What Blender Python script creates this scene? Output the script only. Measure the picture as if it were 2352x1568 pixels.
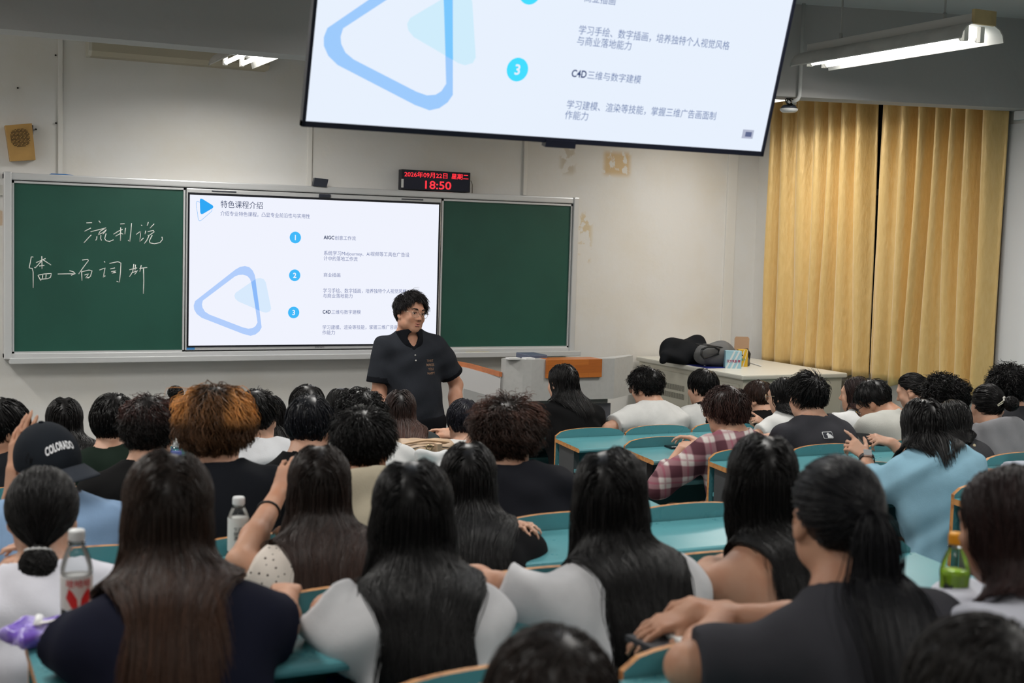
import bpy, bmesh, math, random, sys, time
import numpy as np
from mathutils import Vector, Matrix

T_START = time.time()
for o in list(bpy.data.objects):
    bpy.data.objects.remove(o, do_unlink=True)
SC = bpy.context.scene
COL = SC.collection
rng = np.random.default_rng(11)

# ------------------------------------------------------------------ camera
CAMZ = 2.13
FPX, YAW, PITCH, ROLL = 3022.6, .4504, .0776, .0287
CP = np.array([-1.9837, -9.3766, CAMZ])
_d = np.array([math.sin(YAW) * math.cos(PITCH), math.cos(YAW) * math.cos(PITCH), -math.sin(PITCH)])
_r0 = np.array([math.cos(YAW), -math.sin(YAW), 0.])
_u0 = np.cross(_r0, _d)
_r = _r0 * math.cos(ROLL) + _u0 * math.sin(ROLL)
_u = -_r0 * math.sin(ROLL) + _u0 * math.cos(ROLL)
cam = bpy.data.cameras.new('camera')
cam_o = bpy.data.objects.new('camera', cam)
COL.objects.link(cam_o)
cam.sensor_width = 36.0
cam.lens = 36.0 * FPX / 2352
cam.clip_start = .05
cam.dof.use_dof = True
cam.dof.focus_distance = 8.3
cam.dof.aperture_fstop = 4.4
M4 = Matrix.Identity(4)
for i in range(3):
    M4[i][0], M4[i][1], M4[i][2], M4[i][3] = _r[i], _u[i], -_d[i], CP[i]
cam_o.matrix_world = M4
SC.camera = cam_o

def ray(px, py):
    return _d + (px - 1176) / FPX * _r - (py - 784) / FPX * _u
def at_y(px, py, y):
    v = ray(px, py); return CP + v * (y - CP[1]) / v[1]
def at_x(px, py, x):
    v = ray(px, py); return CP + v * (x - CP[0]) / v[0]
def at_z(px, py, z):
    v = ray(px, py); return CP + v * (z - CP[2]) / v[2]

# ------------------------------------------------------------------ world, view, lamps
world = bpy.data.worlds.new('world'); SC.world = world
world.use_nodes = True
world.node_tree.nodes['Background'].inputs[0].default_value = (.7, .75, .85, 1)
world.node_tree.nodes['Background'].inputs[1].default_value = .02
SC.view_settings.view_transform = 'Standard'
SC.view_settings.look = 'None'
SC.view_settings.gamma = 1
SC.view_settings.exposure = EXPO = 0.0
SC.view_settings.use_curve_mapping = False
LAMP_W = 32.0            # power of one twin-tube fixture
FRONT_W = 26.0
FIXTURES = [(x, -1.24, FRONT_W) for x in (-2.8, .15, 4.0)] + [(x, y, LAMP_W * q) for y, q in ((-3.52, 1.0), (-6.1, .8), (-8.7, .45)) for x in (-2.1, .45, 3.15)]
FIX_Z = 3.235
def tube_light(x, y, z, w):
    l = bpy.data.lights.new('tube_light', 'AREA')
    l.shape = 'RECTANGLE'; l.size = .16; l.size_y = 1.18
    l.energy = w; l.color = (1.0, .97, .92); l.spread = math.radians(165)
    o = bpy.data.objects.new('tube_light', l); COL.objects.link(o)
    o.location = (x, y, z - .032)
for fx, fy, w in FIXTURES:
    tube_light(fx, fy, FIX_Z, w)

# ------------------------------------------------------------------ materials
MATS = {}
def mat(name, col=(.5, .5, .5), rough=.6, spec=.4, metal=0, emit=0, noise=0, nscale=8, bump=0, bscale=60, trans=0, ior=1.45, coat=0, ncol=None, sheen=0):
    if name in MATS: return MATS[name]
    m = bpy.data.materials.new(name); m.use_nodes = True
    nt = m.node_tree; b = nt.nodes['Principled BSDF']
    c = (*col, 1)
    b.inputs['Base Color'].default_value = c
    b.inputs['Roughness'].default_value = rough
    b.inputs['Specular IOR Level'].default_value = spec
    b.inputs['Metallic'].default_value = metal
    if coat: b.inputs['Coat Weight'].default_value = coat; b.inputs['Coat Roughness'].default_value = .15
    if sheen: b.inputs['Sheen Weight'].default_value = sheen
    if trans:
        b.inputs['Transmission Weight'].default_value = trans; b.inputs['IOR'].default_value = ior
    if emit:
        b.inputs['Emission Color'].default_value = c; b.inputs['Emission Strength'].default_value = emit
    tc = nt.nodes.new('ShaderNodeTexCoord')
    if noise:
        n = nt.nodes.new('ShaderNodeTexNoise'); n.inputs['Scale'].default_value = nscale; n.inputs['Detail'].default_value = 5
        nt.links.new(tc.outputs['Object'], n.inputs['Vector'])
        mx = nt.nodes.new('ShaderNodeMix'); mx.data_type = 'RGBA'
        c2 = ncol if ncol else tuple(max(0, v * (1 - noise)) for v in col)
        mx.inputs[6].default_value = c; mx.inputs[7].default_value = (*c2, 1)
        rp = nt.nodes.new('ShaderNodeMapRange'); rp.inputs[1].default_value = .42; rp.inputs[2].default_value = .68
        nt.links.new(n.outputs['Fac'], rp.inputs[0]); nt.links.new(rp.outputs[0], mx.inputs[0])
        nt.links.new(mx.outputs[2], b.inputs['Base Color'])
    if bump:
        n2 = nt.nodes.new('ShaderNodeTexNoise'); n2.inputs['Scale'].default_value = bscale; n2.inputs['Detail'].default_value = 3
        nt.links.new(tc.outputs['Object'], n2.inputs['Vector'])
        bp = nt.nodes.new('ShaderNodeBump'); bp.inputs['Strength'].default_value = bump; bp.inputs['Distance'].default_value = .01
        nt.links.new(n2.outputs['Fac'], bp.inputs['Height']); nt.links.new(bp.outputs[0], b.inputs['Normal'])
    MATS[name] = m
    return m
def emit_mat(name, col, s):
    if name in MATS: return MATS[name]
    m = bpy.data.materials.new(name); m.use_nodes = True
    nt = m.node_tree; nt.nodes.remove(nt.nodes['Principled BSDF'])
    e = nt.nodes.new('ShaderNodeEmission'); e.inputs[0].default_value = (*col, 1); e.inputs[1].default_value = s
    nt.links.new(e.outputs[0], nt.nodes['Material Output'].inputs[0])
    MATS[name] = m
    return m
def srgb(r, g, b):
    f = lambda c: (c / 255 / 12.92) if c <= 10 else ((c / 255 + .055) / 1.055) ** 2.4
    return (f(r), f(g), f(b))

# ------------------------------------------------------------------ mesh helpers
class MB:
    def __init__(s): s.v = []; s.f = []; s.m = []; s.sm = []
    def add(s, vs, fs, mi=0, smooth=False):
        o = len(s.v); s.v += [tuple(map(float, p)) for p in vs]
        for f in fs: s.f.append(tuple(i + o for i in f)); s.m.append(mi); s.sm.append(smooth)
    def box(s, x0, x1, y0, y1, z0, z1, mi=0, bev=0):
        if bev:
            b = bmesh.new(); bmesh.ops.create_cube(b, size=1)
            for v in b.verts: v.co = ((x0 + x1) / 2 + v.co.x * (x1 - x0), (y0 + y1) / 2 + v.co.y * (y1 - y0), (z0 + z1) / 2 + v.co.z * (z1 - z0))
            bmesh.ops.bevel(b, geom=b.edges[:], offset=bev, segments=2, profile=.6, affect='EDGES')
            s.bm(b, mi); return
        vs = [(x, y, z) for z in (z0, z1) for y in (y0, y1) for x in (x0, x1)]
        s.add(vs, [(0, 2, 3, 1), (4, 5, 7, 6), (0, 1, 5, 4), (1, 3, 7, 5), (3, 2, 6, 7), (2, 0, 4, 6)], mi)
    def bm(s, b, mi=0, smooth=False):
        b.verts.index_update(); s.add([v.co[:] for v in b.verts], [[v.index for v in f.verts] for f in b.faces], mi, smooth); b.free()
    def prism(s, poly, vec, mi=0):
        """closed polygon (3D points) swept along vec"""
        n = len(poly); p = [np.array(q, float) for q in poly]; v = np.array(vec, float)
        s.add(p + [q + v for q in p], [tuple(range(n))[::-1], tuple(range(n, 2 * n))] + [(i, (i + 1) % n, n + (i + 1) % n, n + i) for i in range(n)], mi)
    def tube(s, pts, r, n=8, mi=0, cap=True, smooth=True):
        P = [np.array(p, float) for p in pts]; rr = r if hasattr(r, '__len__') else [r] * len(P)
        rings = []; up = None
        for i, p in enumerate(P):
            t = P[min(i + 1, len(P) - 1)] - P[max(i - 1, 0)]; t = t / (np.linalg.norm(t) + 1e-9)
            if up is None: up = np.array([0, 0, 1.]) if abs(t[2]) < .9 else np.array([1., 0, 0])
            a = np.cross(t, up); a /= np.linalg.norm(a) + 1e-9; b = np.cross(a, t); up = b
            rings.append([p + rr[i] * (math.cos(2 * math.pi * k / n) * a + math.sin(2 * math.pi * k / n) * b) for k in range(n)])
        vs = [q for R in rings for q in R]; fs = []
        for i in range(len(P) - 1):
            for k in range(n): fs.append((i * n + k, i * n + (k + 1) % n, (i + 1) * n + (k + 1) % n, (i + 1) * n + k))
        if cap: fs += [tuple(range(n))[::-1], tuple(range((len(P) - 1) * n, len(P) * n))]
        s.add(vs, fs, mi, smooth)
    def lathe(s, prof, c, n=24, mi=0, smooth=True, axis=None):
        vs = []; fs = []
        for r, z in prof:
            for k in range(n):
                a = 2 * math.pi * k / n; vs.append((c[0] + r * math.cos(a), c[1] + r * math.sin(a), c[2] + z))
        for i in range(len(prof) - 1):
            for k in range(n): fs.append((i * n + k, i * n + (k + 1) % n, (i + 1) * n + (k + 1) % n, (i + 1) * n + k))
        if prof[0][0] > 1e-5: fs.append(tuple(range(n))[::-1])
        if prof[-1][0] > 1e-5: fs.append(tuple(range((len(prof) - 1) * n, len(prof) * n)))
        s.add(vs, fs, mi, smooth)
    def ellip(s, c, r, R=None, n=20, m=12, mi=0):
        vs = []; fs = []
        R = np.eye(3) if R is None else np.array(R)
        for i in range(m + 1):
            th = math.pi * i / m
            for k in range(n):
                a = 2 * math.pi * k / n
                vs.append(np.array(c) + R @ np.array([r[0] * math.sin(th) * math.cos(a), r[1] * math.sin(th) * math.sin(a), r[2] * math.cos(th)]))
        for i in range(m):
            for k in range(n): fs.append((i * n + k, (i + 1) * n + k, (i + 1) * n + (k + 1) % n, i * n + (k + 1) % n))
        s.add(vs, fs, mi, True)
    def grid(s, fn, nu, nv, mi=0, smooth=True):
        vs = [fn(i / nu, j / nv) for j in range(nv + 1) for i in range(nu + 1)]
        s.add(vs, [(j * (nu + 1) + i, j * (nu + 1) + i + 1, (j + 1) * (nu + 1) + i + 1, (j + 1) * (nu + 1) + i) for j in range(nv) for i in range(nu)], mi, smooth)
    def build(s, name, mats, parent=None, sharp=True):
        me = bpy.data.meshes.new(name)
        off = np.array(parent['_o'] if parent is not None and '_o' in parent else (0, 0, 0), float)
        me.from_pydata([tuple(np.array(p) - off) for p in s.v], [], s.f)
        ms = mats if isinstance(mats, (list, tuple)) else [mats]
        for m in ms: me.materials.append(m)
        me.polygons.foreach_set('material_index', s.m)
        me.polygons.foreach_set('use_smooth', s.sm)
        me.validate(); me.update()
        o = bpy.data.objects.new(name, me); COL.objects.link(o)
        if parent is not None: o.parent = parent
        o['_o'] = tuple(float(x) for x in off)
        return o

def tag(o, label=None, cat=None, group=None, kind=None):
    if label: o['label'] = label
    if cat: o['category'] = cat
    if group: o['group'] = group
    if kind: o['kind'] = kind
    return o
def thing(name, loc, label, cat, group=None):
    """an Empty at the base of a thing; parts are built in world coordinates and stored relative to it"""
    o = bpy.data.objects.new(name, None); COL.objects.link(o); o.location = loc
    o.empty_display_size = .05
    o['_o'] = tuple(float(v) for v in loc)
    return tag(o, label, cat, group)
def struct(name, mb, m, label=None):
    o = mb.build(name, m); o['kind'] = 'structure'
    if label: o['label'] = label
    return o
def copy_tree(o, parent=None):
    c = o.copy(); COL.objects.link(c)
    if parent is not None: c.parent = parent
    for ch in list(o.children): copy_tree(ch, c)
    return c
def text_polys(body, size, extrude=0, offset=0, spacing=1.0, res=3):
    cu = bpy.data.curves.new('t', 'FONT'); cu.body = body; cu.size = size; cu.extrude = extrude; cu.offset = offset
    cu.space_character = spacing; cu.resolution_u = res; cu.fill_mode = 'FRONT' if not extrude else 'BOTH'
    ob = bpy.data.objects.new('t', cu); COL.objects.link(ob)
    dg = bpy.context.evaluated_depsgraph_get()
    me = bpy.data.meshes.new_from_object(ob.evaluated_get(dg))
    vs = np.array([v.co[:] for v in me.vertices]).reshape(-1, 3); fs = [tuple(p.vertices) for p in me.polygons]
    bpy.data.objects.remove(ob, do_unlink=True); bpy.data.meshes.remove(me)
    return vs, fs
# ------------------------------------------------------------------ the room
WALLX, WALLY, CEILZ = 4.933, .10, 3.66
TY = -9.3766 + 1.047 * (9.3766 + (-3.0 - .745 * (np.arange(10) - 1)))
TZ = CAMZ + np.array([-1.204, -1.141, -1.078, -1.017, -.956, -.895, -.843, -.787, -.733, -.68])
FLOORZ = TZ - .76

def wall_material(name, base, stain_amt, peel=None, warm=0.35):
    m = bpy.data.materials.new(name); m.use_nodes = True
    nt = m.node_tree; b = nt.nodes['Principled BSDF']; N = nt.nodes.new; L = nt.links.new
    b.inputs['Roughness'].default_value = .85; b.inputs['Specular IOR Level'].default_value = .2
    tc = N('ShaderNodeTexCoord')
    n1 = N('ShaderNodeTexNoise'); n1.inputs['Scale'].default_value = 1.3; n1.inputs['Detail'].default_value = 6; n1.inputs['Roughness'].default_value = .6
    L(tc.outputs['Object'], n1.inputs['Vector'])
    r1 = N('ShaderNodeMapRange'); r1.inputs[1].default_value = .45; r1.inputs[2].default_value = .8; r1.inputs[4].default_value = stain_amt
    L(n1.outputs['Fac'], r1.inputs[0])
    mx = N('ShaderNodeMix'); mx.data_type = 'RGBA'; mx.inputs[6].default_value = (*base, 1)
    mx.inputs[7].default_value = (base[0] * .93, base[1] * .87, base[2] * .76, 1)
    L(r1.outputs[0], mx.inputs[0])
    # small scuffs
    n2 = N('ShaderNodeTexNoise'); n2.inputs['Scale'].default_value = 9; n2.inputs['Detail'].default_value = 8; n2.inputs['Roughness'].default_value = .72
    L(tc.outputs['Object'], n2.inputs['Vector'])
    r2 = N('ShaderNodeMapRange'); r2.inputs[1].default_value = .69; r2.inputs[2].default_value = .78; r2.inputs[4].default_value = .45
    L(n2.outputs['Fac'], r2.inputs[0])
    mx2 = N('ShaderNodeMix'); mx2.data_type = 'RGBA'; L(mx.outputs[2], mx2.inputs[6]); mx2.inputs[7].default_value = (base[0] * .72, base[1] * .64, base[2] * .5, 1)
    L(r2.outputs[0], mx2.inputs[0])
    last = mx2.outputs[2]
    # flaked plaster patches: boxes given as (x0,x1,z0,z1)
    for (x0, x1, z0, z1, colr, thr) in (peel or []):
        sp = N('ShaderNodeSeparateXYZ'); L(tc.outputs['Object'], sp.inputs[0])
        def band(sock, a, c, soft):
            p = N('ShaderNodeMapRange'); p.interpolation_type = 'SMOOTHSTEP'; p.inputs[1].default_value = a - soft; p.inputs[2].default_value = a + soft; L(sock, p.inputs[0])
            q = N('ShaderNodeMapRange'); q.interpolation_type = 'SMOOTHSTEP'; q.inputs[1].default_value = c + soft; q.inputs[2].default_value = c - soft; L(sock, q.inputs[0])
            k = N('ShaderNodeMath'); k.operation = 'MULTIPLY'; L(p.outputs[0], k.inputs[0]); L(q.outputs[0], k.inputs[1]); return k.outputs[0]
        bx = band(sp.outputs['X'], x0, x1, .03); bz = band(sp.outputs['Z'], z0, z1, .03)
        k = N('ShaderNodeMath'); k.operation = 'MULTIPLY'; L(bx, k.inputs[0]); L(bz, k.inputs[1])
        vn = N('ShaderNodeTexNoise'); vn.inputs['Scale'].default_value = 11; vn.inputs['Detail'].default_value = 4
        L(tc.outputs['Object'], vn.inputs['Vector'])
        g = N('ShaderNodeMapRange'); g.inputs[1].default_value = thr; g.inputs[2].default_value = thr + .05; L(vn.outputs['Fac'], g.inputs[0])
        k2 = N('ShaderNodeMath'); k2.operation = 'MULTIPLY'; L(k.outputs[0], k2.inputs[0]); L(g.outputs[0], k2.inputs[1])
        m3 = N('ShaderNodeMix'); m3.data_type = 'RGBA'; L(last, m3.inputs[6]); m3.inputs[7].default_value = (*colr, 1); L(k2.outputs[0], m3.inputs[0])
        last = m3.outputs[2]
    L(last, b.inputs['Base Color'])
    bp = N('ShaderNodeBump'); bp.inputs['Strength'].default_value = .12; bp.inputs['Distance'].default_value = .01
    n3 = N('ShaderNodeTexNoise'); n3.inputs['Scale'].default_value = 25; L(tc.outputs['Object'], n3.inputs['Vector'])
    L(n3.outputs['Fac'], bp.inputs['Height']); L(bp.outputs[0], b.inputs['Normal'])
    return m

W0 = (.70, .695, .68)
p0, p1 = at_y(1388, 348, WALLY), at_y(1446, 404, WALLY)
q0, q1 = at_y(1288, 338, WALLY), at_y(1320, 400, WALLY)
s0, s1 = at_y(1325, 490, WALLY), at_y(1356, 600, WALLY)
t0, t1 = at_y(-40, 470, WALLY), at_y(14, 600, WALLY)
TANP = (.60, .45, .27)
front_m = wall_material('front_wall_plaster', W0, .8, [
    (p0[0], p1[0], p1[2], p0[2], TANP, .40), (q0[0], q1[0], q1[2], q0[2], (.56, .51, .43), .46),
    (s0[0], s1[0], s1[2], s0[2], (.62, .52, .36), .53), (t0[0], t1[0], t1[2], t0[2], (.58, .45, .33), .50)])
side_m = wall_material('side_wall_plaster', (.70, .69, .67), .6)
grey_m = wall_material('beam_paint', (.42, .41, .405), .3)
ceil_m = wall_material('ceiling_paint', (.52, .515, .51), .3)
floor_m = mat('terrazzo_floor', (.22, .22, .21), .35, noise=.35, nscale=40)

mb = MB(); mb.box(-3.5, WALLX + .2, WALLY, WALLY + .2, -.05, CEILZ + .1); struct('wall_front', mb, front_m)
WIN = (-2.62, -.30, 1.17, 3.35)     # window opening in the right wall: y0, y1, z0, z1
mb = MB()
mb.box(WALLX, WALLX + .24, WIN[1], WALLY + .2, -.05, CEILZ + .1); mb.box(WALLX, WALLX + .24, -11.6, WIN[0], -.05, CEILZ + .1)
mb.box(WALLX, WALLX + .24, WIN[0], WIN[1], -.05, WIN[2]); mb.box(WALLX, WALLX + .24, WIN[0], WIN[1], WIN[3], CEILZ + .1)
struct('wall_right', mb, side_m)
mb = MB(); mb.box(-3.5, -3.3, -11.6, WALLY, -.05, CEILZ + .1); struct('wall_left', mb, side_m)
mb = MB(); mb.box(-3.3, WALLX, -11.6, -11.4, -.05, CEILZ + .1); struct('wall_back', mb, side_m)
mb = MB(); mb.box(-3.5, WALLX + .2, -11.6, WALLY + .2, CEILZ, CEILZ + .15); struct('ceiling', mb, ceil_m)
# stepped floor: every row of desks stands a little higher
mb = MB()
prof = [(WALLY, 0.0), (-1.62, 0.0)]
for k in range(0, 10):
    yk = (TY[k] + .06) if k else -1.62
    prof += [(yk, FLOORZ[k]), ((TY[k + 1] + .06) if k < 9 else -11.45, FLOORZ[k])]
poly = [(-3.35, y, z) for y, z in prof] + [(-3.35, -11.45, -.12), (-3.35, WALLY, -.12)]
mb.prism(poly, (WALLX + 3.36, 0, 0)); struct('floor', mb, floor_m)
# dropped beam with a bend behind the hanging screen
BZ = CAMZ + .952
YB = -2.4
_a, _b = at_z(1780, 220, BZ), at_z(2352, 249, BZ)
sl = (_b[1] - _a[1]) / (_b[0] - _a[0])
yr = lambda x: _a[1] + sl * (x - _a[0])
mb = MB()
xbend = _a[0] + (YB - _a[1]) / sl
th = .20
poly = [(-3.3, YB), (xbend, YB), (WALLX, yr(WALLX)), (WALLX, yr(WALLX) + th), (xbend, YB + th), (-3.3, YB + th)]
mb.prism([(x, y, BZ) for x, y in poly], (0, 0, CEILZ - BZ + .02))
struct('trim_1', mb, grey_m, 'grey dropped beam crossing the room below the ceiling')
# window behind the curtains: frame, dark panes
wroot = thing('window_1', (WALLX, (WIN[0] + WIN[1]) / 2, WIN[2]), 'dark window behind the golden curtains', 'window'); wroot['kind'] = 'structure'
mb = MB(); fx = WALLX + .10
for y in (WIN[0], (WIN[0] + WIN[1]) / 2 - .025, WIN[1] - .05): mb.box(fx, fx + .06, y, y + .05, WIN[2], WIN[3])
for z in (WIN[2], 2.55, WIN[3] - .05): mb.box(fx, fx + .06, WIN[0], WIN[1], z, z + .05)
mb.build('window_frame', mat('aluminium_frame', (.6, .6, .6), .4, metal=.6), wroot)
mb = MB(); mb.box(fx + .02, fx + .03, WIN[0], WIN[1], WIN[2], WIN[3])
mb.build('window_pane', mat('night_glass', (.012, .014, .018), .05, spec=.5), wroot)
mb = MB(); mb.box(WALLX - .03, WALLX + .1, WIN[0] - .05, WIN[1] + .05, WIN[2] - .04, WIN[2]); mb.build('window_sill', mat('sill_paint', (.62, .6, .57), .5), wroot)
# cable conduits and seams on the walls
def conduit(n, x, z0, z1, w=.035):
    m_ = MB(); m_.box(x - w / 2, x + w / 2, WALLY - .018, WALLY, z0, z1, bev=.004); struct(n, m_, mat('conduit_paint', (.70, .685, .65), .6))
conduit('trim_2', at_y(138, 250, WALLY)[0], 2.46, CEILZ, .03)
conduit('trim_3', at_y(710, 380, WALLY)[0], 2.46, CEILZ, .035)
conduit('trim_4', at_y(1204, 420, WALLY)[0], 2.48, CEILZ, .03)
cx4 = at_y(1673, 600, WALLY)[0]
conduit('trim_5', cx4, .05, CEILZ, .10)
cz = at_y(8, 432, WALLY)[2]
mb = MB(); mb.box(-2.6, at_y(14, 432, WALLY)[0], WALLY - .02, WALLY, cz - .05, cz + .02, bev=.004); struct('trim_6', mb, mat('conduit_paint2', (.55, .54, .5), .6), 'flat grey cable duct running left from the blackboard')
mb = MB(); yv = at_x(2306, 500, WALLX)[1]; mb.box(WALLX - .012, WALLX, yv - 1.6, yv, .0, 3.0, bev=.003); struct('trim_7', mb, mat('panel_paint', (.72, .72, .73), .6), 'pale panel on the right wall beyond the curtain')
mb = MB(); pz = at_x(2346, 266, WALLX); mb.box(WALLX - .05, WALLX, pz[1] - .25, pz[1] + .02, pz[2] - .03, pz[2] + .03, bev=.005); struct('trim_8', mb, mat('panel_paint', (.72, .72, .73), .6), 'short white duct high on the right wall')

# ------------------------------------------------------------------ light fixtures
shade_m = mat('fixture_enamel', (.50, .49, .47), .5, noise=.2)
inner_m = mat('fixture_white', (.85, .85, .82), .45)
tube_m = emit_mat('lit_tube', (1.0, .97, .93), 9.0)
cap_m = mat('tube_cap', (.75, .74, .70), .4)
rod_m = mat('fixture_rod', (.42, .42, .41), .5)
yel_m = mat('aged_plate', (.52, .40, .20), .6, noise=.3)
def make_fixture(x, y, z, label):
    t = thing('ceiling_lamp', (x, y, z), label, 'lamp', 'twin tube lamps hung from the ceiling')
    L2 = .70
    # reflector hood, an open trough with thickness
    W, H = .15, .085
    prof = [(-W, -.012), (-W * .94, .022), (-W * .78, .05), (-W * .5, .07), (W * .5, .07), (W * .78, .05), (W * .94, .022), (W, -.012)]
    inn = [(a * .96, b - .006) for a, b in prof]
    mb = MB()
    n = len(prof)
    vs = [(x + a, y - L2, z + b) for a, b in prof] + [(x + a, y + L2, z + b) for a, b in prof]
    mb.add(vs, [(i, i + 1, n + i + 1, n + i) for i in range(n - 1)], 0, True)
    vs = [(x + a, y - L2, z + b) for a, b in inn] + [(x + a, y + L2, z + b) for a, b in inn]
    mb.add(vs, [(i, n + i, n + i + 1, i + 1) for i in range(n - 1)], 1, True)
    for yy in (y - L2, y + L2):
        mb.add([(x + a, yy, z + b) for a, b in prof] + [(x + a, yy, z + b) for a, b in inn], [(i, i + 1, n + i + 1, n + i) for i in range(n - 1)], 0)
    mb.build('reflector', [shade_m, inner_m], t)
    mb = MB(); mb.box(x - .035, x + .035, y - L2 * .99, y + L2 * .99, z + .068, z + .125, bev=.006); mb.build('ballast_channel', mat('channel_enamel', (.55, .54, .52), .5), t)
    mb = MB(); mb.box(x - .075, x + .075, y - L2 - .012, y - L2 + .01, z + .06, z + .135, bev=.003); mb.build('end_plate', yel_m, t)
    for dx in (-.055, .055):
        mb = MB(); mb.tube([(x + dx, y - .60, z + .0), (x + dx, y + .60, z + .0)], .0135, 12); tb = mb.build('tube', tube_m, t)
        for s in (-1, 1):
            mb = MB(); mb.tube([(x + dx, y + s * .60, z), (x + dx, y + s * .616, z)], .0145, 12); mb.box(x + dx - .014, x + dx + .014, y + s * .628 - .013, y + s * .628 + .013, z - .016, z + .062); mb.build('tube_holder', cap_m, t)
    for s in (-1, 1):
        mb = MB(); mb.tube([(x, y + s * .42, z + .12), (x, y + s * .42, CEILZ)], .006, 8); mb.tube([(x, y + s * .42, z + .12), (x, y + s * .42, z + .16)], .011, 8); mb.build('hanging_rod', rod_m, t)
    return t
FXN = {(.15, -1.24): 'twin tube lamp glowing behind the beam above the blackboard', (3.15, -3.52): 'lit twin tube lamp hanging beside the big screen at upper right',
       (4.0, -1.24): 'twin tube lamp behind the beam near the curtains'}
for fx, fy, w in FIXTURES:
    if (fx, fy) in FXN:
        make_fixture(fx, fy, FIX_Z, FXN[(fx, fy)])
    else:
        side = 'along the left wall' if fx < -1 else 'along the middle of the room' if fx < 2 else 'along the right aisle'
        where = {-1.24: 'in front of the blackboard wall', -3.52: 'over the front desks', -6.1: 'over the middle desks', -8.7: 'over the rear desks'}[fy]
        make_fixture(fx, fy, FIX_Z, 'lit twin tube lamp %s %s' % (side, where))

# ------------------------------------------------------------------ blackboard and interactive screen
zr = lambda z: z + CAMZ
alu = mat('anodised_aluminium', (.62, .63, .64), .38, metal=.35, spec=.5)
alu_d = mat('aluminium_shadow', (.25, .25, .25), .5)
green_m = mat('green_board_enamel', srgb(36, 82, 70), .42, spec=.35, noise=.12, nscale=3, bump=.03, bscale=400)
bx0, bx1, bz0, bz1 = -1.225, 3.115, zr(-.92), zr(.345)
board = thing('blackboard', ((bx0 + bx1) / 2, WALLY, bz0), 'wide sliding green blackboard with an aluminium frame around a screen', 'blackboard')
mb = MB()
mb.box(bx0, bx1, .0, WALLY, zr(.298), bz1, bev=.008); mb.box(bx0, bx0 + .05, -.01, WALLY, zr(-.90), bz1 + .005, bev=.008); mb.box(bx1 - .05, bx1, -.01, WALLY, zr(-.90), bz1 + .003, bev=.008)
mb.box(bx0, bx1, .0, WALLY, zr(-.90), zr(-.862), bev=.004); mb.box(bx0 + .04, bx1 - .04, .075, WALLY - .005, zr(-.87), zr(.30))
mb.build('frame', alu, board)
mb = MB(); mb.box(bx0 + .03, bx1 + .02, -.075, .02, zr(-.925), zr(-.905), bev=.006); mb.box(bx0 + .03, bx1 + .02, -.08, -.068, zr(-.925), zr(-.885), bev=.004)
mb.build('chalk_tray', alu, board)
for (xa, xe) in ((-1.172, -.028), (1.925, 3.062)):
    mb = MB(); mb.box(xa, xe, .02, .045, zr(-.866), zr(.292)); pn = mb.build('board_panel', green_m, board)
    mb = MB(); w = .013
    mb.box(xa, xe, .008, .022, zr(.278), zr(.292)); mb.box(xa, xe, .008, .022, zr(-.866), zr(-.85)); mb.box(xa, xa + w, .008, .022, zr(-.866), zr(.292)); mb.box(xe - w, xe, .008, .022, zr(-.866), zr(.292))
    mb.build('panel_edge', alu, pn)
    if xa < 0: left_panel = pn
def chalk(strokes, ox, oy, sc):
    mb = MB()
    for s in strokes:
        P = [at_y(ox + x / sc, oy + y / sc, .0195) for x, y in s]
        Q = []
        for i in range(len(P) - 1):
            for t in (0, .5): Q.append(P[i] * (1 - t) + P[i + 1] * t)
        Q.append(P[-1])
        mb.tube(Q, .0032, 5)
    return mb
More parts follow.
